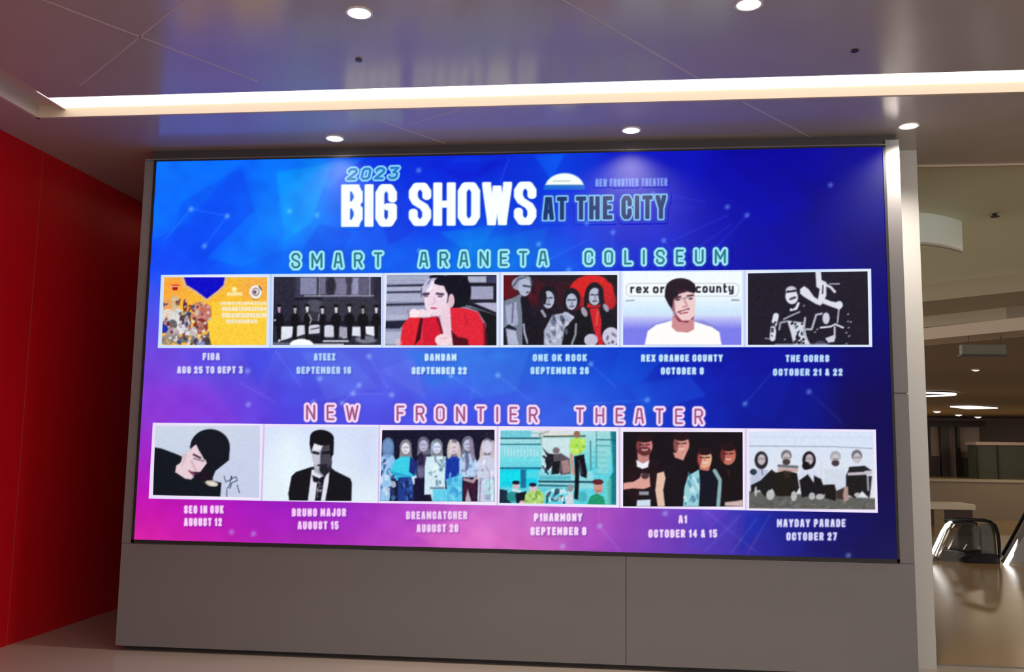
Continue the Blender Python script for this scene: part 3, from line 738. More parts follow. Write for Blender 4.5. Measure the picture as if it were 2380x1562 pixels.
for row, cx, by, t1, w1, t2, cx2, by2, w2, k, col in CAP:
    h = 17 if row == 'upper' else 19
    text_obj('caption', (min(cx-w1/2, cx2-w2/2)-8, by-h-8, max(cx+w1/2, cx2+w2/2)+8, by2+8), [
        (plain(t1, cx-w1/2+2, by+2, cx+w1/2+2, by+2, h, 3.0, soft=4, gap=.6, space=.6, k=.35), (40, 30, 130)),
        (plain(t2, cx2-w2/2+2, by2+2, cx2+w2/2+2, by2+2, h, 3.0, soft=4, gap=.6, space=.6, k=.35), (40, 30, 130)),
        (plain(t1, cx-w1/2, by, cx+w1/2, by, h, 2.45, soft=1.6, gap=.5, space=.6, k=min(1, k+.1)), col),
        (plain(t2, cx2-w2/2, by2, cx2+w2/2, by2, h, 2.45, soft=1.6, gap=.5, space=.6, k=min(1, k+.1)), col)])

# --- the twelve pictures
ZOOM = {'A': (360, 620, 4.407), 'B': (880, 620, 4.175), 'C': (1430, 620, 3.839), 'D': (300, 920, 3.967), 'E': (860, 920, 3.967), 'F': (1430, 920, 3.552)}
class Pic:
    """paints flat shapes, given in the picture's own units, onto a grid"""
    def __init__(s, z, quad, base, label, step=.0058, noise=6, seed=1):
        s.z = ZOOM[z]; s.label = label
        c = [to_panel(*s.a(p)) for p in quad]
        n = int(round(math.hypot(c[1][0]-c[0][0], c[1][1]-c[0][1])/step)); k = int(round(math.hypot(c[3][0]-c[0][0], c[3][1]-c[0][1])/step))
        S_, T_ = np.meshgrid(np.linspace(0, 1, n), np.linspace(0, 1, k))
        def bl(i): return (c[0][i]*(1-S_)+c[1][i]*S_)*(1-T_)+(c[3][i]*(1-S_)+c[2][i]*S_)*T_
        s.U, s.V = bl(0), bl(1)
        x, y = to_art(s.U, s.V)
        s.X, s.Y = (x-s.z[0])*s.z[2], (y-s.z[1])*s.z[2]
        s.C = np.zeros(x.shape+(3,))+np.array(base, float)
        s.sf = 1.5*s.z[2]; s.noise = noise; s.rng = np.random.RandomState(seed)
    def a(s, p): return (p[0]/s.z[2]+s.z[0], p[1]/s.z[2]+s.z[1])
    def p(s, col, pts, soft=1.0, k=1.0): mixc(s.C, col, k*cov(sd_poly(s.X, s.Y, pts), s.sf*soft)); return s
    def r(s, col, x0, y0, x1, y1, soft=1.0, k=1.0): return s.p(col, [(x0, y0), (x1, y0), (x1, y1), (x0, y1)], soft, k)
    def e(s, col, cx, cy, rx, ry, a=0, soft=1.0, k=1.0): mixc(s.C, col, k*cov(sd_ell(s.X, s.Y, cx, cy, rx, ry, a), s.sf*soft)); return s
    def l(s, col, pts, w, soft=1.0, k=1.0): mixc(s.C, col, k*cov(sd_line(s.X, s.Y, pts)-w, s.sf*soft)); return s
    def t(s, col, txt, x0, y0, x1, y1, h, hw, k=1.0, soft=1.0, **kw): mixc(s.C, col, k*cov(sd_text(s.X, s.Y, txt, x0, y0, x1, y1, h, h, hw, **kw), s.sf*soft)); return s
    def vg(s, y0, c0, y1, c1):
        t = np.clip((s.Y-y0)/(y1-y0), 0, 1)[..., None]; s.C = np.array(c0, float)*(1-t)+np.array(c1, float)*t; return s
    def hg(s, x0, x1, col, k):
        mixc(s.C, col, k*np.clip((s.X-x0)/(x1-x0), 0, 1)); return s
    def blobs(s, n, x0, y0, x1, y1, cols, r0, r1, k=.9, tall=1.3):
        for i in range(n):
            c = cols[s.rng.randint(len(cols))]
            s.e(c, s.rng.uniform(x0, x1), s.rng.uniform(y0, y1), s.rng.uniform(r0, r1), s.rng.uniform(r0, r1)*tall, s.rng.uniform(-40, 40), .7, k)
        return s
    def done(s):
        n = s.rng.rand(*(d//2+2 for d in s.X.shape)); n = np.kron(n, np.ones((2, 2)))[:s.X.shape[0], :s.X.shape[1]]-.5
        s.C = np.clip(s.C+n[..., None]*2*s.noise, 0, 255)
        o = grid_mesh('show_picture', s.U, s.V, s.C, .0030); o['label'] = s.label
        return o

# white surrounds of the two rows
def surround(quad, divs, col, dcol, top_tint, label):
    c = [to_panel(x, y) for x, y in quad]; n, k = 700, 76
    S_, T_ = np.meshgrid(np.linspace(0, 1, n), np.linspace(0, 1, k))
    bl = lambda i: (c[0][i]*(1-S_)+c[1][i]*S_)*(1-T_)+(c[3][i]*(1-S_)+c[2][i]*S_)*T_
    Uq, Vq = bl(0), bl(1); X, Y = to_art(Uq, Vq)
    C = np.zeros(X.shape+(3,))+np.array(col, float)
    for (xa, xb) in divs:
        ya, yb = quad[0][1], quad[3][1]
        mixc(C, dcol, .8*cov(np.abs(X-(xa+(xb-xa)*(Y-ya)/(yb-ya)))-.8, 1.6))
    mixc(C, top_tint, .25*np.clip(np.sin(X*.021)+.2, 0, 1)); mixc(C, top_tint, .5*cov(np.minimum(np.minimum(T_, 1-T_)*(yb-ya), np.minimum(S_, 1-S_)*1650)-1.2, 1.2))
    o = grid_mesh('picture_surround', Uq, Vq, C, .0026); o['label'] = label
surround([(374, 639), (2024, 625), (2027, 807), (367, 809)], [(629, 628), (889, 888), (1161, 1160), (1440, 1440), (1729, 1730)], (226, 234, 252), (125, 155, 230), (150, 195, 250), 'white frame lines around the upper row of pictures')
surround([(356, 982), (2036, 999), (2041, 1193), (347, 1158)], [(614, 609), (881, 880), (1156, 1156), (1439, 1440), (1733, 1734)], (242, 232, 252), (140, 125, 190), (210, 190, 248), 'white frame lines around the lower row of pictures')

# 1: yellow tournament poster
q = Pic('A', [(96, 108), (1148, 108), (1140, 800), (72, 800)], (248, 186, 52), 'yellow picture of a crowd beside a blue pennant, first of the upper row', noise=8, seed=3)
q.e((252, 206, 50), 900, 620, 420, 260, 0, 12).e((250, 168, 62), 170, 180, 170, 160, 0, 14).e((246, 176, 74), 1040, 200, 160, 150, 0, 12)
q.p((226, 184, 140), [(262, 100), (742, 100), (722, 205), (660, 262), (530, 356), (400, 262), (300, 205)], 1.4, .9)
q.p((4, 4, 200), [(294, 100), (716, 100), (700, 185), (640, 245), (530, 328), (420, 245), (322, 185)])
q.r((226, 60, 40), 172, 182, 252, 200, .8).r((160, 20, 30), 180, 205, 232, 240, .9).r((245, 225, 215), 165, 200, 240, 206, .6)
for x, y, w, h, c in ((205, 380, 48, 90, (214, 188, 150)), (130, 400, 44, 90, (236, 160, 90)), (310, 400, 22, 70, (122, 40, 40)), (440, 430, 60, 70, (210, 140, 120)), (520, 470, 60, 90, (190, 110, 100)),
 (130, 520, 70, 90, (226, 215, 210)), (240, 540, 70, 110, (220, 222, 232)), (310, 560, 60, 100, (72, 46, 60)), (310, 480, 70, 24, (96, 92, 92)), (330, 560, 30, 60, (176, 160, 165)), (450, 510, 80, 40, (205, 130, 125)),
 (470, 610, 76, 80, (120, 40, 44)), (465, 620, 34, 60, (186, 120, 110)), (180, 600, 50, 60, (92, 86, 90)), (120, 560, 40, 30, (190, 200, 215)), (290, 660, 80, 70, (225, 228, 238)), (180, 680, 70, 60, (170, 150, 165)),
 (390, 680, 50, 70, (190, 180, 185)), (130, 750, 80, 50, (150, 140, 130)), (240, 740, 70, 50, (130, 128, 126)), (330, 740, 90, 40, (110, 110, 112)), (480, 770, 90, 50, (70, 66, 96)), (510, 740, 60, 50, (110, 90, 100)), (470, 790, 40, 30, (140, 150, 200))):
    q.e(c, x, y, w, h, 0, .9, .92)
q.blobs(95, 85, 350, 570, 800, [(235, 232, 240), (235, 232, 240), (60, 40, 60), (150, 90, 70), (226, 190, 150), (120, 30, 40), (40, 50, 120), (190, 200, 210), (246, 190, 90)], 7, 22, .75)
q.p((30, 45, 170), [(72, 575), (120, 600), (140, 640), (115, 675), (70, 680)]).e((60, 60, 60), 545, 770, 30, 50, -30, 1, .8)
q.p((252, 206, 60), [(582, 360), (1140, 360), (1140, 790), (575, 790), (540, 600), (590, 520)], 1.2)
q.e((240, 240, 238), 1030, 258, 62, 68, 0, .9).e((110, 90, 90), 1030, 258, 40, 44, 0, .7, .6).e((245, 240, 235), 1030, 258, 26, 28, 0, .8).e((120, 70, 110), 1022, 260, 17, 20, 0, .8).l((40, 40, 60), [(1066, 205), (1088, 235)], 6).l((120, 110, 100), [(1000, 330), (1050, 340)], 5, 1, .6)
q.e((255, 240, 170), 812, 232, 26, 26, 0, 1).r((255, 240, 190), 735, 262, 892, 298, 1.0, .8)
for y, x0, x1, w in ((375, 665, 1140, 16), (432, 680, 1140, 20), (498, 680, 1140, 24), (560, 725, 1050, 19)):
    q.r((250, 246, 236), x0, y-w, x1, y+w, .9, .72)
    x = x0
    while x < x1-20:
        w2 = q.rng.uniform(9, 22); q.r((214, 160, 120) if y < 400 else (206, 178, 176), x, y-w*.7, x+q.rng.uniform(3, 8), y+w*.8, .7, .75); x += w2+16
q.done()

# 2: dark stage with eight standing figures
q = Pic('A', [(1216, 104), (2312, 104), (2312, 800), (1206, 800)], (38, 38, 56), 'black and white picture of eight figures standing in a row on a dark set', noise=7, seed=4)
q.r((70, 68, 92), 1440, 100, 2230, 330, 3, .7)
q.r((132, 134, 166), 1486, 110, 1652, 285, 1).r((110, 108, 138), 1692, 110, 1745, 285).r((122, 118, 148), 1835, 112, 1960, 290, 2).r((150, 148, 182), 2010, 112, 2085, 290, 2).r((96, 92, 120), 2085, 112, 2190, 290, 2)
q.e((40, 38, 54), 1800, 200, 50, 90, 0, 2).e((60, 56, 76), 1985, 130, 35, 60, 0, 2)
q.l((150, 150, 168), [(1530, 300), (2230, 298)], 6).l((160, 160, 175), [(1683, 104), (1683, 300)], 5).l((170, 170, 190), [(2196, 104), (2196, 296)], 5)
q.l((14, 14, 24), [(1440, 330), (1700, 330)], 12).r((54, 54, 66), 1490, 340, 2280, 560, 3, .8).e((88, 90, 110), 1640, 400, 90, 60, 20, 2, .7)
q.r((20, 20, 30), 1216, 560, 2312, 600, 1.5)
q.p((226, 230, 240), [(1280, 612), (1420, 612), (1400, 720), (1300, 770), (1260, 770)]).p((216, 218, 232), [(1440, 600), (1530, 600), (1535, 690), (1440, 720)])
q.p((206, 208, 222), [(1570, 600), (1690, 590), (1685, 680), (1570, 690)]).p((210, 212, 228), [(1730, 600), (1850, 595), (1845, 735), (1730, 740)]).p((160, 160, 176), [(1890, 612), (1990, 625), (1985, 735), (1880, 735)])
q.p((222, 226, 238), [(2020, 615), (2145, 615), (2130, 720), (2015, 705)]).p((232, 235, 245), [(2150, 612), (2265, 612), (2270, 720), (2160, 690)])
q.l((40, 40, 52), [(1290, 770), (1440, 735), (1600, 720), (1760, 735), (1900, 735)], 14, 1.2).e((22, 22, 34), 1640, 740, 110, 40, 0, 1.5)
q.r((120, 124, 142), 1206, 778, 1400, 800, 2).e((250, 252, 255), 1500, 800, 120, 62, 0, 1).r((250, 252, 255), 1500, 790, 1930, 802, 1).r((226, 230, 240), 1720, 755, 1980, 770, 1).e((120, 122, 140), 2160, 745, 110, 40, 0, 2)
q.l((170, 172, 190), [(1840, 640), (1960, 640)], 4, 1, .5).l((60, 60, 80), [(1600, 640), (1680, 625)], 6)
for x, hd, hc, wd in ((1270, 435, (198, 158, 196), 50), (1432, 445, (168, 166, 162), 48), (1556, 432, (226, 228, 234), 34), (1712, 450, (205, 206, 214), 40), (1852, 440, (218, 220, 228), 52), (1988, 432, (225, 224, 228), 52), (2126, 450, (150, 150, 142), 56), (2262, 442, (205, 210, 225), 44)):
    q.p((12, 12, 20), [(x-wd*.5, 480), (x+wd*.5, 480), (x+wd, 520), (x+wd*.95, 590), (x+wd*.45, 612), (x+wd*.4, 745), (x-wd*.35, 745), (x-wd*.45, 612), (x-wd, 590), (x-wd, 520)], 1.1)
    q.e((16, 15, 22), x, hd-24, 30, 30, 0, 1).p(hc, [(x-18, hd-22), (x+18, hd-22), (x+10, hd+34), (x-6, hd+34)], .9)
q.l((170, 172, 182), [(1575, 490), (1600, 540), (1585, 580)], 8, 1, .8).l((150, 152, 165), [(1680, 490), (1672, 550)], 8, 1, .8).e((220, 222, 230), 1228, 548, 10, 10)
q.done()

# 3: portrait in a red jacket
q = Pic('B', [(76, 82), (1138, 80), (1140, 764), (60, 764)], (140, 145, 172), 'portrait of a person in a red jacket resting a hand by the cheek', noise=6, seed=5)
for y, c, w in ((110, (166, 172, 198), 22), (150, (168, 172, 200), 14), (215, (176, 178, 206), 20), (300, (172, 176, 204), 38), (430, (160, 164, 194), 40), (490, (176, 180, 206), 26), (690, (176, 182, 206), 60)):
    q.r(c, 60, y-w, 640, y+w, 1.3)
for y, w in ((182, 8), (245, 7), (365, 10)): q.l((34, 36, 58), [(60, y+6), (300, y), (460, y-4)], w, 1.2)
q.p((28, 32, 52), [(60, 530), (280, 520), (200, 600), (60, 600)], 1.3).r((20, 22, 40), 170, 180, 420, 186, 1)
q.p((20, 20, 34), [(840, 60), (1140, 80), (1140, 470), (880, 380), (740, 360)], 1.2)
q.r((172, 178, 202), 860, 92, 1040, 155, 1.2).r((58, 60, 96), 1046, 90, 1140, 160, 1.4).r((158, 160, 190), 888, 190, 1108, 318, 1.2).p((176, 176, 206), [(900, 345), (1140, 350), (1140, 445)], 1.3)
q.l((24, 26, 44), [(860, 350), (1140, 325)], 9).l((22, 22, 38), [(860, 172), (1140, 172)], 9)
q.p((14, 18, 24), [(830, 380), (1140, 470), (1140, 764), (1000, 764), (1040, 560), (960, 430)], 1.1)
q.e((10, 10, 26), 740, 230, 150, 175, 0, 1.2).p((8, 16, 26), [(700, 300), (880, 290), (830, 390), (740, 380)])
q.p((238, 206, 222), [(590, 400), (690, 330), (700, 600), (720, 764), (560, 764), (600, 560)])
q.e((240, 218, 234), 552, 300, 112, 178, 8).p((240, 216, 232), [(450, 330), (640, 330), (600, 470), (520, 480)])
q.e((10, 10, 30), 600, 130, 120, 52, 10).p((12, 10, 30), [(560, 90), (700, 120), (730, 250), (690, 300), (650, 240), (630, 190), (580, 160)])
q.p((196, 190, 222), [(420, 190), (480, 110), (560, 110), (520, 160), (450, 240), (430, 300), (408, 270)]).l((70, 60, 100), [(412, 210), (408, 290)], 6, 1, .7).l((60, 50, 84), [(500, 120), (470, 170)], 6, 1, .6)
q.l((244, 236, 244), [(520, 150), (505, 200), (470, 240)], 14)
q.l((70, 48, 80), [(430, 268), (478, 262)], 12, 1.1).l((78, 56, 88), [(560, 262), (620, 268)], 11, 1.1).e((120, 80, 110), 455, 284, 22, 10, 0, 1).e((120, 80, 110), 592, 288, 24, 10, 0, 1)
q.l((216, 160, 186), [(535, 300), (540, 350), (520, 362)], 6, 1.2, .7).l((196, 84, 110), [(508, 402), (550, 404)], 9, 1).e((226, 190, 205), 700, 330, 30, 66, 0, 1)
q.p((226, 36, 56), [(690, 400), (820, 400), (960, 440), (1020, 560), (1026, 764), (720, 764), (700, 560)]).p((214, 22, 52), [(420, 500), (560, 480), (600, 640), (560, 764), (420, 764)])
q.p((228, 34, 50), [(200, 764), (230, 560), (290, 495), (420, 490), (420, 764)])
q.p((60, 6, 20), [(400, 500), (425, 500), (400, 700), (345, 764)], 1.2).p((80, 8, 24), [(700, 620), (760, 680), (860, 700), (870, 764), (720, 764)], 1.3).l((120, 8, 34), [(1022, 560), (1035, 760)], 14, 1.5, .8)
q.l((120, 10, 30), [(570, 500), (600, 600), (612, 660)], 12, 1.1).l((150, 10, 40), [(830, 470), (850, 560)], 6, 2, .5)
q.p((244, 222, 232), [(300, 440), (420, 410), (500, 440), (500, 485), (400, 490), (290, 490)]).e((250, 232, 238), 340, 450, 44, 40).l((150, 120, 150), [(280, 420), (290, 490)], 7, 1.2, .7)
q.e((246, 216, 224), 625, 710, 82, 58).l((210, 150, 170), [(600, 700), (660, 690)], 4, 1, .7).e((250, 200, 216), 190, 740, 30, 40, 0, 2, .6)
q.done()

# 4: four people against black and red
q = Pic('B', [(1206, 82), (2310, 80), (2310, 758), (1206, 760)], (28, 18, 32), 'picture of four people in grey tones against a black and red ground', noise=7, seed=6)
q.e((92, 10, 26), 1260, 200, 90, 140, 0, 4).e((80, 10, 26), 1500, 250, 120, 120, 0, 6, .8).e((60, 8, 24), 1760, 250, 260, 110, 0, 6, .7)
q.e((214, 30, 30), 2060, 240, 215, 160, 0, 1.3).e((20, 14, 22), 2260, 110, 60, 50, 0, 2, .9).e((200, 30, 40), 2210, 300, 80, 120, -25, 2, .9).e((150, 14, 34), 1900, 330, 70, 90, 0, 3)
q.p((118, 126, 146), [(1210, 330), (1300, 300), (1380, 260), (1390, 420), (1390, 764), (1206, 764)]).p((164, 172, 200), [(1225, 380), (1330, 340), (1350, 560), (1300, 580), (1240, 560)]).p((26, 28, 44), [(1206, 600), (1260, 560), (1330, 600), (1360, 764), (1206, 764)])
q.p((176, 182, 208), [(1230, 600), (1330, 620), (1360, 764), (1250, 764)], 1.3).p((16, 16, 30), [(1370, 300), (1440, 290), (1500, 480), (1580, 764), (1400, 764), (1390, 480)])
q.l((200, 205, 225), [(1402, 560), (1410, 640), (1440, 740)], 10, 1, .8).l((60, 60, 84), [(1300, 360), (1290, 540)], 6, 1.4, .8)
q.e((150, 158, 180), 1390, 160, 105, 72, -10).e((176, 184, 210), 1410, 200, 62, 86, 0).l((44, 46, 60), [(1300, 190), (1350, 120), (1420, 100)], 8, 1.3, .7).l((30, 30, 50), [(1400, 185), (1460, 195)], 9, 1, .8).l((40, 40, 60), [(1430, 250), (1450, 250)], 6).l((18, 14, 26), [(1480, 110), (1500, 250)], 14, 2, .8)
for cx, cy, rx, ry in ((1640, 320, 62, 95), (1866, 340, 58, 90), (2090, 290, 62, 95)):
    q.e((18, 16, 28), cx, cy-24, rx+26, ry+20, 0, 1.1); q.e((182, 188, 210), cx, cy, rx-4, ry-10, 0, 1)
    q.l((40, 40, 58), [(cx-34, cy-18), (cx-8, cy-16)], 7, 1, .85).l((40, 40, 58), [(cx+12, cy-16), (cx+36, cy-18)], 7, 1, .85).l((90, 92, 116), [(cx+4, cy), (cx+6, cy+26)], 6, 1, .6).l((50, 46, 64), [(cx-14, cy+46), (cx+18, cy+46)], 7, 1, .8)
q.e((20, 18, 30), 1600, 300, 24, 70, 0, 1.2).e((24, 20, 34), 2160, 330, 26, 110, -12, 1.2).e((22, 18, 30), 2010, 310, 24, 100, 8, 1.2)
q.p((18, 16, 28), [(1560, 420), (1800, 440), (1960, 470), (1960, 764), (1440, 764), (1500, 500)], 1.1).l((170, 176, 200), [(1580, 430), (1610, 480)], 13, 1, .9)
q.p((170, 176, 200), [(1680, 470), (1830, 440), (1890, 500), (1800, 600), (1770, 764), (1600, 764), (1600, 620)], 1.2)
q.blobs(26, 1620, 480, 1820, 750, [(60, 62, 84), (210, 214, 232), (100, 104, 130)], 8, 24, .7, 2.0).l((190, 195, 215), [(1800, 450), (1880, 490)], 12)
q.p((10, 14, 22), [(1930, 420), (2050, 400), (2060, 640), (2000, 764), (1780, 764), (1880, 560)], 1.2).p((206, 34, 46), [(2040, 410), (2130, 400), (2160, 520), (2150, 640), (2180, 764), (2130, 764), (2080, 600)], 1.1).l((230, 120, 80), [(2120, 440), (2110, 560)], 7, 1.3, .7)
q.p((16, 16, 28), [(2140, 400), (2230, 420), (2310, 520), (2310, 640), (2170, 620)], 1.1).e((196, 190, 214), 2056, 712, 66, 60, 0).e((204, 202, 224), 2250, 680, 84, 92, 0).blobs(10, 2190, 620, 2300, 750, [(90, 84, 110)], 8, 14, .6).e((206, 190, 206), 1990, 440, 26, 50, -25, 1, .8).e((180, 184, 206), 2200, 400, 22, 44, -30, 1, .8).l((215, 215, 228), [(1910, 560), (1905, 660), (1870, 750)], 10, 1.2, .7)
q.done()

# 5: smiling person in white on a lilac sky
q = Pic('C', [(66, 46), (1122, 46), (1122, 698), (66, 698)], (240, 248, 255), 'portrait of a dark haired person in a white top on a pale lilac ground', noise=3, seed=7)
q.vg(380, (244, 252, 255), 560, (124, 124, 236)); C0 = q.C.copy()
tt = np.clip((q.Y-240)/170, 0, 1)[..., None]; q.C = q.C*1.0+(np.array([205, 232, 252])-q.C)*(tt*(1-np.clip((q.Y-400)/60, 0, 1)[..., None]))
q.l((196, 196, 206), [(120, 150), (1070, 150), (1096, 175), (1098, 225), (1070, 264), (120, 264), (92, 240), (92, 175), (120, 150)], 3.5, .8)
q.t((34, 32, 48), 'rex', 128, 238, 292, 238, 86, 9, .95, .7, gap=.4); q.t((34, 32, 48), 'orange', 330, 238, 700, 238, 86, 9, .95, .7, gap=.35)
q.t((34, 32, 48), 'county', 712, 236, 1052, 232, 88, 9, .95, .7, gap=.38)
q.l((120, 120, 150), [(92, 305), (165, 300)], 5, .9, .8).l((110, 110, 140), [(1036, 298), (1098, 300)], 6, .9, .8)
q.p((120, 110, 190), [(270, 590), (330, 520), (450, 480), (780, 480), (880, 530), (930, 590)], 2.2, .5)
q.p((255, 252, 250), [(258, 700), (285, 575), (360, 520), (500, 482), (700, 490), (860, 540), (925, 585), (945, 700)])
q.p((206, 140, 146), [(505, 440), (700, 440), (700, 560), (640, 590), (540, 580), (500, 540)]).p((126, 50, 70), [(510, 420), (600, 480), (690, 470), (695, 440), (640, 500), (560, 490)], 1.2)
q.p((238, 206, 206), [(492, 220), (700, 190), (712, 330), (706, 430), (660, 480), (590, 482), (540, 430), (505, 380)]).p((150, 84, 100), [(486, 250), (520, 250), (530, 400), (575, 480), (540, 450), (500, 390)], 1.2, .85)
q.e((30, 18, 34), 578, 195, 134, 92, 0).p((28, 16, 34), [(440, 200), (560, 180), (520, 260), (500, 380), (470, 340), (436, 270)]).p((28, 16, 34), [(560, 150), (700, 150), (718, 220), (690, 240), (640, 215), (560, 240)]).p((74, 22, 44), [(540, 205), (640, 200), (620, 235), (560, 240)], 1.4, .7).p((234, 200, 200), [(560, 245), (640, 222), (705, 240), (700, 270), (540, 290)], 1.1)
q.l((90, 50, 60), [(520, 285), (575, 268)], 9, 1).l((96, 56, 64), [(640, 262), (690, 256)], 8, 1).e((60, 40, 60), 552, 296, 20, 8).e((64, 44, 62), 668, 286, 18, 8)
q.l((190, 130, 140), [(610, 290), (636, 350), (600, 362)], 7, 1.2, .9).l((150, 70, 86), [(560, 405), (600, 398), (650, 378)], 9).l((250, 240, 240), [(585, 408), (640, 392)], 5, .8).l((170, 80, 96), [(575, 420), (640, 408)], 6, 1)
q.done()

# 6: black picture with a white figure sculpture of light
q = Pic('C', [(1178, 60), (2248, 42), (2262, 698), (1180, 698)], (26, 22, 38), 'black picture with a white high contrast figure group', noise=4, seed=8)
W_ = (222, 224, 236)
q.e((200, 200, 216), 1566, 215, 50, 40).e(W_, 1570, 270, 56, 66, -15).l((24, 20, 34), [(1530, 225), (1610, 215)], 9).l((24, 20, 34), [(1560, 290), (1600, 275)], 10, 1, .8).l(W_, [(1565, 385), (1610, 375), (1630, 330)], 12).l((30, 26, 40), [(1590, 340), (1580, 370)], 8)
q.p(W_, [(1645, 200), (1680, 175), (1720, 200), (1770, 270), (1820, 300), (1830, 350), (1780, 330), (1680, 270), (1645, 240)])
q.p(W_, [(1782, 40), (1830, 40), (1838, 120), (1880, 140), (1880, 260), (1840, 340), (1800, 330), (1820, 200), (1790, 180)]).l(W_, [(1870, 160), (1920, 185), (1955, 225)], 11).l((180, 180, 195), [(1910, 154), (1995, 154)], 5).l((30, 26, 38), [(1850, 170), (1846, 240)], 5)
q.p(W_, [(1850, 280), (1920, 310), (1980, 320), (2025, 350), (2000, 385), (1930, 360), (1850, 330)]).e(W_, 1995, 342, 32, 34).l((200, 202, 215), [(1992, 380), (1980, 500)], 6)
q.l((170, 172, 186), [(1500, 470), (1560, 440), (1640, 405)], 7).l(W_, [(1430, 440), (1410, 530), (1400, 640)], 26, 1.1).l((150, 150, 168), [(1460, 560), (1470, 500), (1520, 490)], 10).blobs(14, 1390, 450, 1470, 620, [(24, 20, 34)], 6, 14, .7)
q.p((214, 216, 230), [(1530, 480), (1600, 490), (1680, 500), (1690, 600), (1740, 700), (1590, 700), (1560, 580)], 1.2).blobs(26, 1540, 500, 1720, 690, [(22, 20, 34), (22, 20, 34), (150, 170, 190)], 7, 17, .85)
q.l((190, 190, 205), [(1700, 560), (1750, 560), (1790, 430), (1840, 420)], 9, 1.1).l((190, 190, 205), [(1690, 460), (1680, 560), (1700, 640)], 9).e((206, 206, 224), 1878, 462, 32, 52, 0).l(W_, [(1830, 545), (1920, 535), (1960, 515), (2030, 545)], 8).l((206, 206, 220), [(1955, 540), (1955, 640)], 8).p((212, 212, 226), [(1870, 640), (1950, 610), (1955, 670), (1900, 680)]).e((70, 68, 90), 1830, 690, 50, 30)
for x, y in ((2075, 490), (2100, 495), (2080, 545), (2060, 590), (2085, 620), (2060, 690), (2075, 425), (1780, 585), (1800, 560), (1340, 640), (1360, 645), (1510, 650), (1680, 350)): q.e((150, 150, 168), x, y, 9, 7)
q.r((190, 192, 210), 1420, 690, 1900, 700, .8, .8)
q.done()

# 7: leaning head on a grey ground
q = Pic('D', [(248, 274), (1210, 272), (1202, 936), (226, 912)], (206, 216, 236), 'picture of a dark haired person in black leaning sideways, with a signature', noise=3, seed=9)
q.vg(270, (204, 216, 232), 940, (196, 204, 228)).hg(700, 1200, (204, 210, 238), .6).p((196, 206, 226), [(800, 700), (1000, 900), (850, 930), (780, 760)], 3, .5)
q.p((12, 20, 30), [(225, 470), (300, 482), (430, 530), (500, 560), (470, 640), (440, 700), (600, 760), (780, 780), (855, 800), (845, 930), (220, 915)])
q.e((16, 20, 32), 750, 470, 182, 165, 0).p((16, 20, 32), [(600, 400), (930, 480), (925, 590), (800, 690), (760, 790), (600, 770), (580, 600)]).p((28, 14, 30), [(600, 700), (720, 680), (780, 770), (640, 780)], 1.3)
q.p((232, 206, 214), [(530, 560), (560, 500), (620, 440), (650, 500), (700, 560), (720, 620), (660, 700), (600, 700), (580, 770), (520, 760), (430, 700), (440, 640), (500, 600)])
q.p((16, 20, 32), [(560, 470), (620, 400), (700, 480), (740, 560), (700, 590), (650, 500), (625, 445)], 1.1).l((60, 40, 56), [(600, 540), (660, 570)], 9).l((60, 40, 56), [(600, 575), (690, 600)], 6, 1, .6).l((200, 160, 176), [(580, 600), (620, 690)], 8, 1.2, .8).l((170, 90, 110), [(560, 690), (600, 730)], 9).l((60, 40, 56), [(580, 700), (640, 720)], 6).p((220, 190, 200), [(495, 530), (540, 530), (520, 620), (480, 660)], 1.2, .9)
q.e((206, 200, 186), 765, 806, 60, 26, 12).e((226, 220, 206), 772, 808, 34, 14, 10).l((60, 54, 40), [(690, 790), (720, 820)], 8, 1.1, .6)
for pts in ([(880, 740), (895, 790), (945, 770), (950, 740)], [(945, 740), (930, 830), (910, 850)], [(950, 760), (990, 745), (1000, 780), (950, 800), (935, 850)], [(905, 865), (905, 930)], [(1000, 820), (1020, 890)]): q.l((44, 62, 92), pts, 4.5, .8, .85)
q.done()

# 8: person in suit and tie
q = Pic('D', [(1258, 290), (2292, 284), (2284, 972), (1238, 960)], (222, 232, 250), 'black and white portrait of a person in a dark suit and tie', noise=3, seed=10)
q.vg(280, (214, 226, 250), 960, (226, 238, 248)).e((236, 250, 255), 1480, 640, 160, 300, 0, 20, .7).e((210, 218, 246), 2200, 500, 110, 260, 0, 20, .8)
q.p((16, 16, 24), [(1480, 970), (1470, 900), (1500, 740), (1540, 700), (1680, 655), (1840, 640), (1900, 690), (2040, 760), (2056, 800), (2052, 970)])
q.p((226, 228, 242), [(1685, 680), (1850, 680), (1840, 800), (1810, 970), (1650, 970), (1668, 820)]).p((20, 18, 28), [(1690, 730), (1760, 760), (1830, 700), (1800, 770), (1770, 970), (1715, 970), (1735, 800), (1700, 790)]).blobs(12, 1720, 780, 1790, 940, [(120, 116, 130), (180, 180, 196)], 5, 12, .6)
q.p((170, 172, 188), [(1700, 560), (1860, 560), (1860, 680), (1790, 745), (1710, 700)]).p((36, 34, 46), [(1770, 640), (1870, 600), (1865, 690), (1800, 740), (1760, 700)], 1.2)
q.e((196, 198, 212), 1775, 520, 92, 155, 0).p((70, 68, 82), [(1770, 430), (1870, 420), (1870, 620), (1800, 700), (1760, 690), (1765, 560)], 1.4).p((236, 238, 246), [(1690, 450), (1800, 430), (1770, 500), (1700, 500)], 1.3, .9).l((28, 26, 36), [(1700, 520), (1745, 530)], 12).l((20, 18, 28), [(1790, 525), (1850, 520)], 13).l((60, 58, 70), [(1775, 540), (1780, 600)], 8, 1.2, .8).l((40, 36, 50), [(1745, 640), (1820, 635)], 9).e((24, 22, 32), 1795, 670, 40, 34, 0, 1.2, .8)
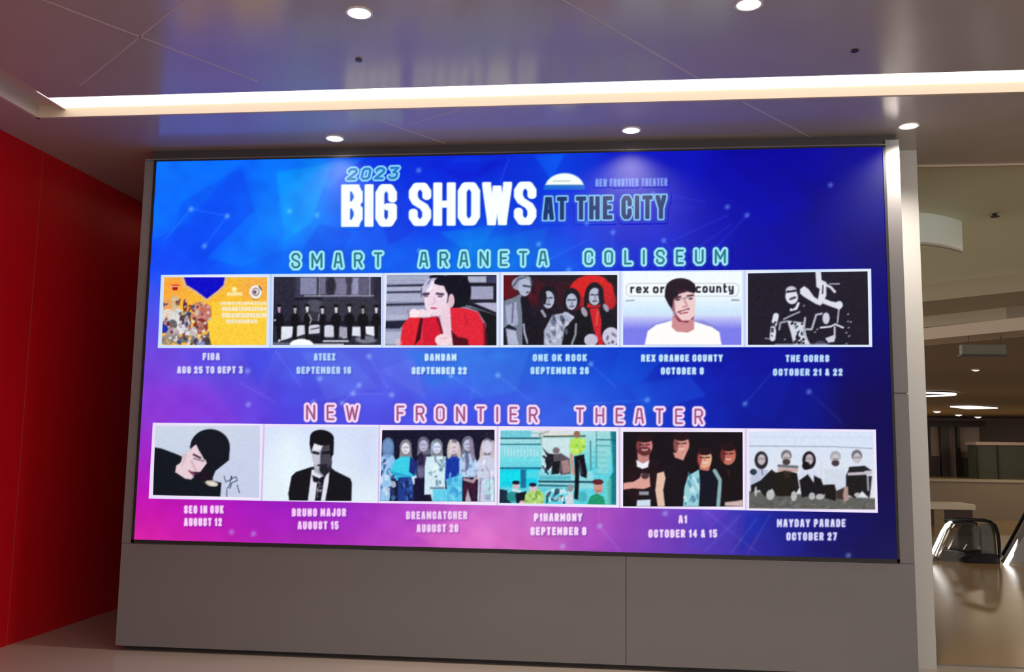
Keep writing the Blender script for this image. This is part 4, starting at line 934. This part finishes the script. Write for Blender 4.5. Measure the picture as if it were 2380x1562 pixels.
q.e((14, 14, 22), 1780, 385, 110, 72, 8).p((14, 14, 22), [(1670, 380), (1700, 340), (1710, 430), (1690, 480), (1680, 530), (1665, 440)]).p((14, 14, 22), [(1850, 380), (1890, 420), (1885, 540), (1860, 570), (1850, 460)])
q.done()

# 9: seven people in pale and blue clothes
q = Pic('E', [(112, 316), (1146, 312), (1150, 976), (92, 968)], (18, 18, 44), 'picture of seven people in white and turquoise clothes on a dark ground', noise=7, seed=11)
PEO = [(165, 460, (120, 160, 210), (150, 190, 236), 84, 100), (328, 480, (226, 222, 236), (40, 196, 226), 100, 0), (492, 455, (186, 186, 214), (70, 66, 110), 64, 0), (615, 475, (216, 224, 246), (196, 228, 244), 98, 0),
       (770, 480, (216, 206, 224), (20, 60, 170), 90, 0), (900, 450, (190, 196, 226), (176, 206, 240), 86, 0), (1080, 470, (206, 202, 228), (214, 218, 242), 105, 0)]
for x, y, hc, bc, w, _ in PEO:
    q.p(bc, [(x-w*.5, y+70), (x+w*.5, y+70), (x+w, y+160), (x+w*.9, y+300), (x-w*.9, y+300), (x-w, y+160)], 1.2)
    q.e(tuple(v*.55 for v in hc), x, y-14, 54, 66, 0).p(tuple(v*.6 for v in hc), [(x-52, y), (x+52, y), (x+58, y+96), (x+30, y+80), (x-30, y+80), (x-58, y+96)], 1.2)
    q.e(hc, x, y+4, 38, 52, 0)
    q.l((90, 90, 130), [(x-22, y-4), (x-4, y-4)], 5, 1, .55).l((90, 90, 130), [(x+8, y-4), (x+24, y-4)], 5, 1, .55).l((150, 90, 120), [(x-10, y+32), (x+10, y+32)], 5, 1, .6)
q.e((110, 146, 196), 165, 480, 54, 90, 0, 1, .8).p((150, 196, 236), [(95, 560), (190, 600), (200, 760), (180, 970), (90, 970)]).blobs(26, 95, 600, 220, 960, [(210, 232, 250), (70, 120, 180), (30, 50, 110)], 8, 26, .75, 1.8)
q.p((60, 206, 232), [(220, 600), (290, 560), (370, 570), (360, 690), (400, 740), (260, 750), (190, 690)]).p((36, 160, 206), [(180, 690), (380, 740), (360, 760), (200, 720)], 1.2).p((24, 44, 120), [(370, 560), (440, 620), (410, 740), (360, 700)]).p((30, 60, 140), [(260, 750), (400, 750), (400, 968), (255, 968)]).blobs(16, 265, 770, 390, 960, [(16, 20, 60), (70, 120, 190)], 6, 16, .7, 1.8).p((206, 226, 244), [(380, 750), (430, 730), (430, 800), (400, 820)])
q.p((16, 14, 48), [(410, 760), (520, 760), (520, 960), (420, 965)]).e((40, 30, 60), 470, 600, 26, 80, 0, 1.3).e((150, 150, 190), 470, 700, 30, 60, 0, 2, .5)
q.p((210, 236, 246), [(520, 560), (700, 560), (690, 760), (700, 970), (575, 970), (560, 910), (500, 910), (505, 650)]).blobs(26, 540, 560, 690, 820, [(120, 160, 180), (70, 100, 120), (235, 250, 252)], 6, 20, .6, 1.8).p((100, 206, 236), [(578, 860), (720, 860), (720, 975), (578, 972)], 1.3).l((60, 90, 120), [(560, 850), (680, 850)], 9, 1, .7)
q.l((160, 190, 220), [(575, 430), (560, 520)], 12, 1, .6).e((222, 208, 206), 735, 490, 26, 90, 6, 1, .8).e((222, 208, 206), 815, 500, 24, 80, -8, 1, .8).p((14, 50, 160), [(700, 590), (820, 590), (820, 690), (780, 770), (710, 700)]).p((90, 196, 232), [(700, 770), (850, 720), (850, 975), (720, 975)]).blobs(12, 700, 720, 840, 960, [(60, 150, 210), (150, 226, 246)], 8, 22, .6, 2)
q.e((140, 120, 150), 940, 500, 22, 120, -8, 1, .8).e((70, 66, 100), 890, 600, 22, 90, 0, 1.2, .7).blobs(16, 850, 560, 990, 760, [(200, 220, 245), (110, 130, 170)], 8, 22, .6, 1.6).p((60, 20, 50), [(860, 800), (980, 790), (975, 975), (940, 975), (930, 850), (900, 975), (860, 975)]).p((196, 186, 200), [(880, 950), (900, 860), (935, 975), (880, 975)], 1, .9).l((214, 180, 186), [(870, 770), (950, 790), (970, 760)], 14, 1, .8)
q.p((206, 206, 230), [(1030, 450), (1010, 600), (1060, 560), (1130, 560), (1148, 480), (1148, 976), (990, 976), (1000, 640)], 1.3).e((214, 196, 200), 1035, 500, 22, 90, 8, 1, .9).e((206, 190, 200), 1130, 500, 24, 90, 0, 1, .9).e((212, 208, 232), 1080, 470, 42, 60).p((160, 226, 226), [(1060, 770), (1148, 760), (1148, 976), (1060, 976)], 1.1, .7).blobs(20, 1000, 600, 1145, 960, [(250, 250, 255), (150, 150, 190), (190, 220, 230)], 6, 20, .6, 2.2)
q.l((110, 110, 150), [(1020, 760), (1010, 970)], 6, 1, .7).l((230, 235, 250), [(1120, 780), (1125, 970)], 8)
q.blobs(14, 1040, 330, 1140, 380, [(60, 40, 60)], 4, 8, .6)
q.done()

# 10: turquoise diner scene
q = Pic('E', [(1202, 318), (2268, 328), (2270, 1006), (1192, 988)], (120, 214, 226), 'turquoise picture of people jumping and sitting in a diner', noise=7, seed=12)
q.vg(320, (176, 222, 226), 700, (92, 212, 228)).r((110, 206, 222), 1202, 320, 1480, 386, 1.3).r((226, 222, 220), 1500, 320, 1880, 370, 2, .9)
for y, w, c in ((392, 7, (24, 88, 110)), (448, 6, (40, 110, 130)), (345, 5, (120, 190, 200)), (590, 10, (110, 226, 236)), (668, 8, (10, 84, 120))): q.l(c, [(1200, y), (1580, y)], w, 1)
q.l((80, 84, 60), [(1600, 376), (1980, 372)], 7).l((150, 150, 130), [(1580, 440), (1560, 360), (1640, 330)], 8, 1.2, .7).r((214, 230, 232), 1580, 390, 1840, 700, 2, .8)
for i in range(11): q.r((205, 232, 240), 1235+i*30, 490, 1248+i*30, 560, .9, .65)
q.r((20, 206, 232), 1200, 676, 1540, 840, 1.3).p((0, 230, 240), [(1200, 700), (1390, 690), (1390, 790), (1200, 800)], 2, .6).r((22, 110, 150), 1388, 680, 1438, 850, 1).r((110, 226, 232), 1440, 690, 1540, 760, 2, .6)
q.r((150, 216, 226), 1560, 700, 2060, 860, 1.4, .9).l((20, 70, 90), [(1560, 790), (2050, 796)], 9).l((30, 90, 110), [(1560, 825), (1870, 835)], 8).r((96, 200, 214), 1560, 840, 1860, 880, 1.5, .8).r((60, 170, 190), 1560, 740, 1850, 775, 2, .7)
q.l((60, 110, 110), [(2030, 420), (2035, 680)], 7, 1, .7).l((60, 130, 130), [(2085, 320), (2085, 660)], 5, 1, .7).r((150, 216, 216), 2100, 330, 2200, 720, 2, .7).p((10, 120, 130), [(2215, 328), (2272, 328), (2272, 1006), (2200, 1006), (2190, 800), (2240, 700)], 2).l((20, 100, 120), [(2090, 405), (2270, 408)], 6, 1, .8).l((60, 150, 160), [(2090, 460), (2270, 465)], 6, 1, .7)
for i in range(5): q.l((90, 170, 180), [(2050, 520+i*50), (2180, 520+i*50)], 4, 1.2, .5)
q.p((26, 28, 40), [(1590, 480), (1640, 530), (1700, 540), (1700, 620), (1640, 690), (1610, 600), (1630, 560)], 1).e((120, 104, 110), 1715, 505, 32, 30).p((90, 80, 90), [(1690, 540), (1760, 530), (1840, 580), (1850, 720), (1760, 730), (1690, 640)], 1.1).p((160, 130, 130), [(1760, 600), (1830, 590), (1850, 700), (1780, 720)], 1.2).p((18, 22, 30), [(1680, 610), (1750, 600), (1740, 720), (1670, 725)], 1.1).l((20, 22, 34), [(1600, 560), (1650, 600), (1620, 700)], 10).l((30, 60, 80), [(1590, 650), (1640, 720)], 7)
q.p((178, 226, 90), [(1850, 400), (1900, 385), (1990, 400), (1980, 500), (1930, 540), (1860, 550), (1835, 480)]).blobs(10, 1850, 410, 1970, 530, [(120, 180, 60), (214, 244, 130)], 7, 18, .6).e((150, 110, 90), 1905, 355, 30, 34).l((206, 150, 130), [(1856, 540), (1862, 640), (1880, 720)], 13)
q.p((10, 12, 24), [(1880, 560), (1970, 540), (2000, 700), (1995, 760), (1940, 740), (1930, 660), (1920, 960), (1880, 950), (1890, 740)], 1.1).l((90, 90, 110), [(1925, 600), (1955, 720)], 7, 1, .6)
q.p((20, 40, 60), [(1192, 860), (1260, 870), (1300, 990), (1192, 990)], 1.2).e((40, 140, 140), 1320, 930, 60, 50, 0, 1.4).p((14, 18, 34), [(1340, 900), (1440, 880), (1440, 990), (1350, 990)]).e((206, 190, 196), 1345, 830, 34, 32).e((20, 22, 36), 1345, 800, 36, 18).l((230, 235, 240), [(1320, 870), (1380, 880)], 12, 1, .8)
q.p((176, 214, 120), [(1420, 1000), (1430, 910), (1480, 870), (1560, 860), (1610, 920), (1600, 1000)]).blobs(14, 1430, 890, 1600, 990, [(110, 160, 60), (226, 240, 180)], 7, 16, .6).e((214, 186, 200), 1505, 850, 36, 34).e((18, 20, 50), 1500, 820, 34, 18).e((230, 190, 196), 1400, 985, 24, 20)
q.blobs(26, 1620, 860, 1880, 990, [(30, 60, 80), (190, 220, 230), (120, 170, 190), (230, 240, 245)], 10, 28, .75).e((140, 150, 150), 1848, 850, 28, 36).p((206, 214, 226), [(1800, 1000), (1830, 890), (1870, 900), (1880, 1000)], 1.1).e((70, 180, 190), 1960, 930, 40, 50, 0, 1.6)
q.e((200, 150, 140), 2105, 850, 44, 54).e((96, 36, 40), 2100, 795, 52, 26).l((150, 90, 90), [(2090, 880), (2125, 876)], 6, 1, .7).p((30, 150, 110), [(2000, 1006), (2030, 930), (2090, 900), (2150, 930), (2175, 1006)]).r((110, 206, 190), 2170, 760, 2225, 1006, 1.4, .7)
q.done()

# 11: four smiling people in black
q = Pic('F', [(64, 298), (1050, 302), (1054, 916), (64, 914)], (18, 12, 18), 'picture of four smiling people in dark shirts on a black ground', noise=4, seed=13)
def face(cx, cy, rx, ry, sk, dk, beard=False):
    q.e((30, 12, 16), cx, cy-ry*.45, rx*1.15, ry*.85, 0); q.e(sk, cx, cy, rx, ry, 0); q.e(dk, cx-rx*.75, cy+6, rx*.35, ry*.7, 0, 1.4, .7)
    if beard: q.e((96, 44, 44), cx, cy+ry*.55, rx*.8, ry*.5, 0, 1.3)
    q.l((60, 24, 26), [(cx-rx*.6, cy-ry*.15), (cx-rx*.15, cy-ry*.12)], 6, 1, .85).l((60, 24, 26), [(cx+rx*.15, cy-ry*.12), (cx+rx*.6, cy-ry*.15)], 6, 1, .85)
    q.e((34, 14, 20), cx, cy-ry*.78, rx*.98, ry*.42, 0, 1.1); q.l((170, 90, 90), [(cx, cy), (cx+2, cy+ry*.25)], 5, 1, .6).l((250, 226, 220), [(cx-rx*.3, cy+ry*.4), (cx, cy+ry*.46), (cx+rx*.34, cy+ry*.4)], 5, 1, .75)
q.e((36, 14, 20), 235, 700, 160, 200, 0, 3, .7)
q.p((196, 130, 128), [(180, 470), (280, 470), (276, 560), (185, 560)]).p((236, 240, 246), [(172, 530), (225, 560), (278, 535), (270, 590), (225, 604), (178, 585)])
face(240, 415, 66, 78, (206, 128, 130), (96, 34, 40), True)
q.p((220, 160, 150), [(66, 720), (150, 710), (200, 680), (215, 640), (280, 650), (290, 750), (240, 770), (140, 765), (66, 775)]).e((70, 50, 60), 245, 662, 32, 26).p((20, 14, 22), [(200, 780), (290, 770), (290, 880), (180, 880)]).r((150, 150, 160), 196, 790, 276, 820, 1).p((206, 222, 236), [(180, 862), (290, 858), (290, 914), (175, 914)])
q.p((216, 150, 140), [(478, 470), (590, 470), (560, 535), (490, 510)]).p((20, 14, 22), [(350, 640), (470, 510), (560, 540), (620, 560), (640, 914), (400, 914)])
face(545, 405, 64, 84, (214, 150, 140), (110, 50, 46)); q.p((226, 190, 170), [(345, 640), (400, 626), (414, 680), (395, 780), (410, 914), (350, 914), (330, 780)])
q.p((200, 120, 110), [(690, 560), (790, 560), (770, 625), (700, 610)]).p((150, 206, 216), [(600, 660), (690, 610), (700, 720), (690, 914), (560, 914), (570, 760)]).blobs(16, 575, 660, 690, 900, [(70, 130, 160), (206, 236, 240)], 7, 18, .65, 2).p((14, 16, 32), [(700, 620), (790, 620), (850, 700), (850, 914), (700, 914)]).l((150, 190, 196), [(820, 620), (866, 700), (850, 905)], 16, 1, .9)
face(738, 520, 58, 76, (226, 172, 140), (150, 40, 44))
q.l((240, 235, 235), [(705, 500), (770, 500)], 3, 1, .3)
q.p((20, 12, 16), [(880, 600), (1000, 590), (1054, 650), (1054, 900), (880, 860)]); face(932, 490, 62, 82, (196, 110, 96), (84, 20, 22)); q.l((90, 40, 44), [(932, 620), (935, 660)], 5, 1, .6)
q.p((206, 180, 176), [(905, 880), (1000, 870), (1054, 860), (1054, 916), (905, 910)], 1.2)
q.done()

# 12: five people seated on the ground
q = Pic('F', [(1102, 298), (2130, 298), (2150, 944), (1104, 932)], (214, 224, 242), 'pale picture of five people sitting in a row against a white wall', noise=4, seed=14)
q.vg(300, (214, 228, 248), 700, (222, 226, 238)).l((140, 152, 172), [(1110, 416), (1800, 422), (2120, 438)], 4, 1, .85).l((190, 196, 214), [(1700, 560), (1700, 700)], 4, 1, .6).l((200, 206, 224), [(1110, 340), (2120, 350)], 4, 1, .5)
q.p((96, 96, 92), [(1104, 790), (2150, 850), (2150, 944), (1104, 932)], 1.6).blobs(40, 1110, 850, 2140, 935, [(140, 140, 132), (70, 70, 68)], 12, 40, .35, .4)
def sit(x, y, hair, face_c, top, legs, long=False, beard=False):
    q.p(top, [(x-60, y+90), (x+50, y+90), (x+100, y+180), (x+90, y+250), (x-90, y+250), (x-90, y+150)], 1.2)
    if long: q.e(hair, x, y+14, 56, 74, 0, 1)
    else: q.e(hair, x, y-14, 44, 48, 0, 1)
    q.e(face_c, x+2, y+8, 32, 44, 0, 1)
    if beard: q.e((70, 56, 60), x, y+38, 32, 26, 0, 1.1)
    q.l((90, 84, 96), [(x-18, y+2), (x-4, y+2)], 4, 1, .7).l((90, 84, 96), [(x+8, y+2), (x+22, y+2)], 4, 1, .7)
sit(1205, 520, (40, 40, 48), (190, 180, 186), (190, 198, 220), None, True)
sit(1412, 510, (120, 116, 122), (196, 190, 192), (206, 204, 208), None, False, True)
sit(1600, 520, (30, 26, 34), (190, 178, 184), (214, 220, 238), None, True)
sit(1818, 520, (170, 170, 176), (200, 196, 202), (206, 214, 232), None, False, True)
sit(1995, 510, (110, 108, 116), (196, 190, 196), (30, 30, 36), None)
q.e((40, 56, 70), 1140, 630, 28, 26).l((120, 120, 140), [(1210, 610), (1215, 650)], 7, 1, .8).e((14, 12, 20), 1575, 580, 32, 34, 0, 1.1).l((196, 160, 150), [(1350, 610), (1500, 616)], 12, 1, .9).l((40, 36, 44), [(1350, 580), (1500, 590)], 12, 1, .6)
q.p((24, 24, 26), [(1120, 740), (1200, 700), (1290, 610), (1330, 640), (1300, 760), (1240, 840), (1190, 780), (1120, 800)], 1.1).p((26, 24, 20), [(1310, 640), (1400, 620), (1500, 640), (1520, 760), (1480, 830), (1330, 830), (1290, 760)], 1.1).p((60, 44, 40), [(1390, 625), (1450, 625), (1440, 680), (1400, 680)], 1.4, .7)
q.p((22, 20, 24), [(1520, 700), (1590, 650), (1640, 720), (1640, 660), (1700, 690), (1740, 800), (1700, 840), (1600, 830), (1540, 840)], 1.1).p((24, 22, 22), [(1700, 740), (1810, 730), (1830, 800), (1820, 870), (1740, 850)], 1.1)
q.p((210, 218, 232), [(1720, 600), (1900, 610), (1900, 740), (1750, 730)], 1.3).p((176, 146, 140), [(1880, 760), (1930, 750), (1930, 860), (1890, 880)], 1.1).p((60, 46, 44), [(1820, 790), (1890, 760), (1880, 860), (1830, 850)], 1.3)
q.p((30, 28, 32), [(1930, 590), (2060, 580), (2120, 620), (1930, 630)], 1.1).l((196, 186, 196), [(1930, 648), (2110, 640)], 12).p((26, 24, 26), [(1920, 665), (2120, 665), (2110, 780), (2100, 850), (2040, 790), (1980, 850), (1925, 820)], 1.1).l((200, 204, 220), [(2085, 660), (2090, 780)], 9, 1, .7)
for x, y, rx, ry in ((1280, 820, 34, 42), (1475, 830, 24, 42), (1625, 830, 26, 30), (1690, 835, 34, 24), (1160, 790, 10, 40), (2000, 820, 26, 18)): q.e((196, 196, 196), x, y, rx, ry, 0, 1, .9)
q.done()
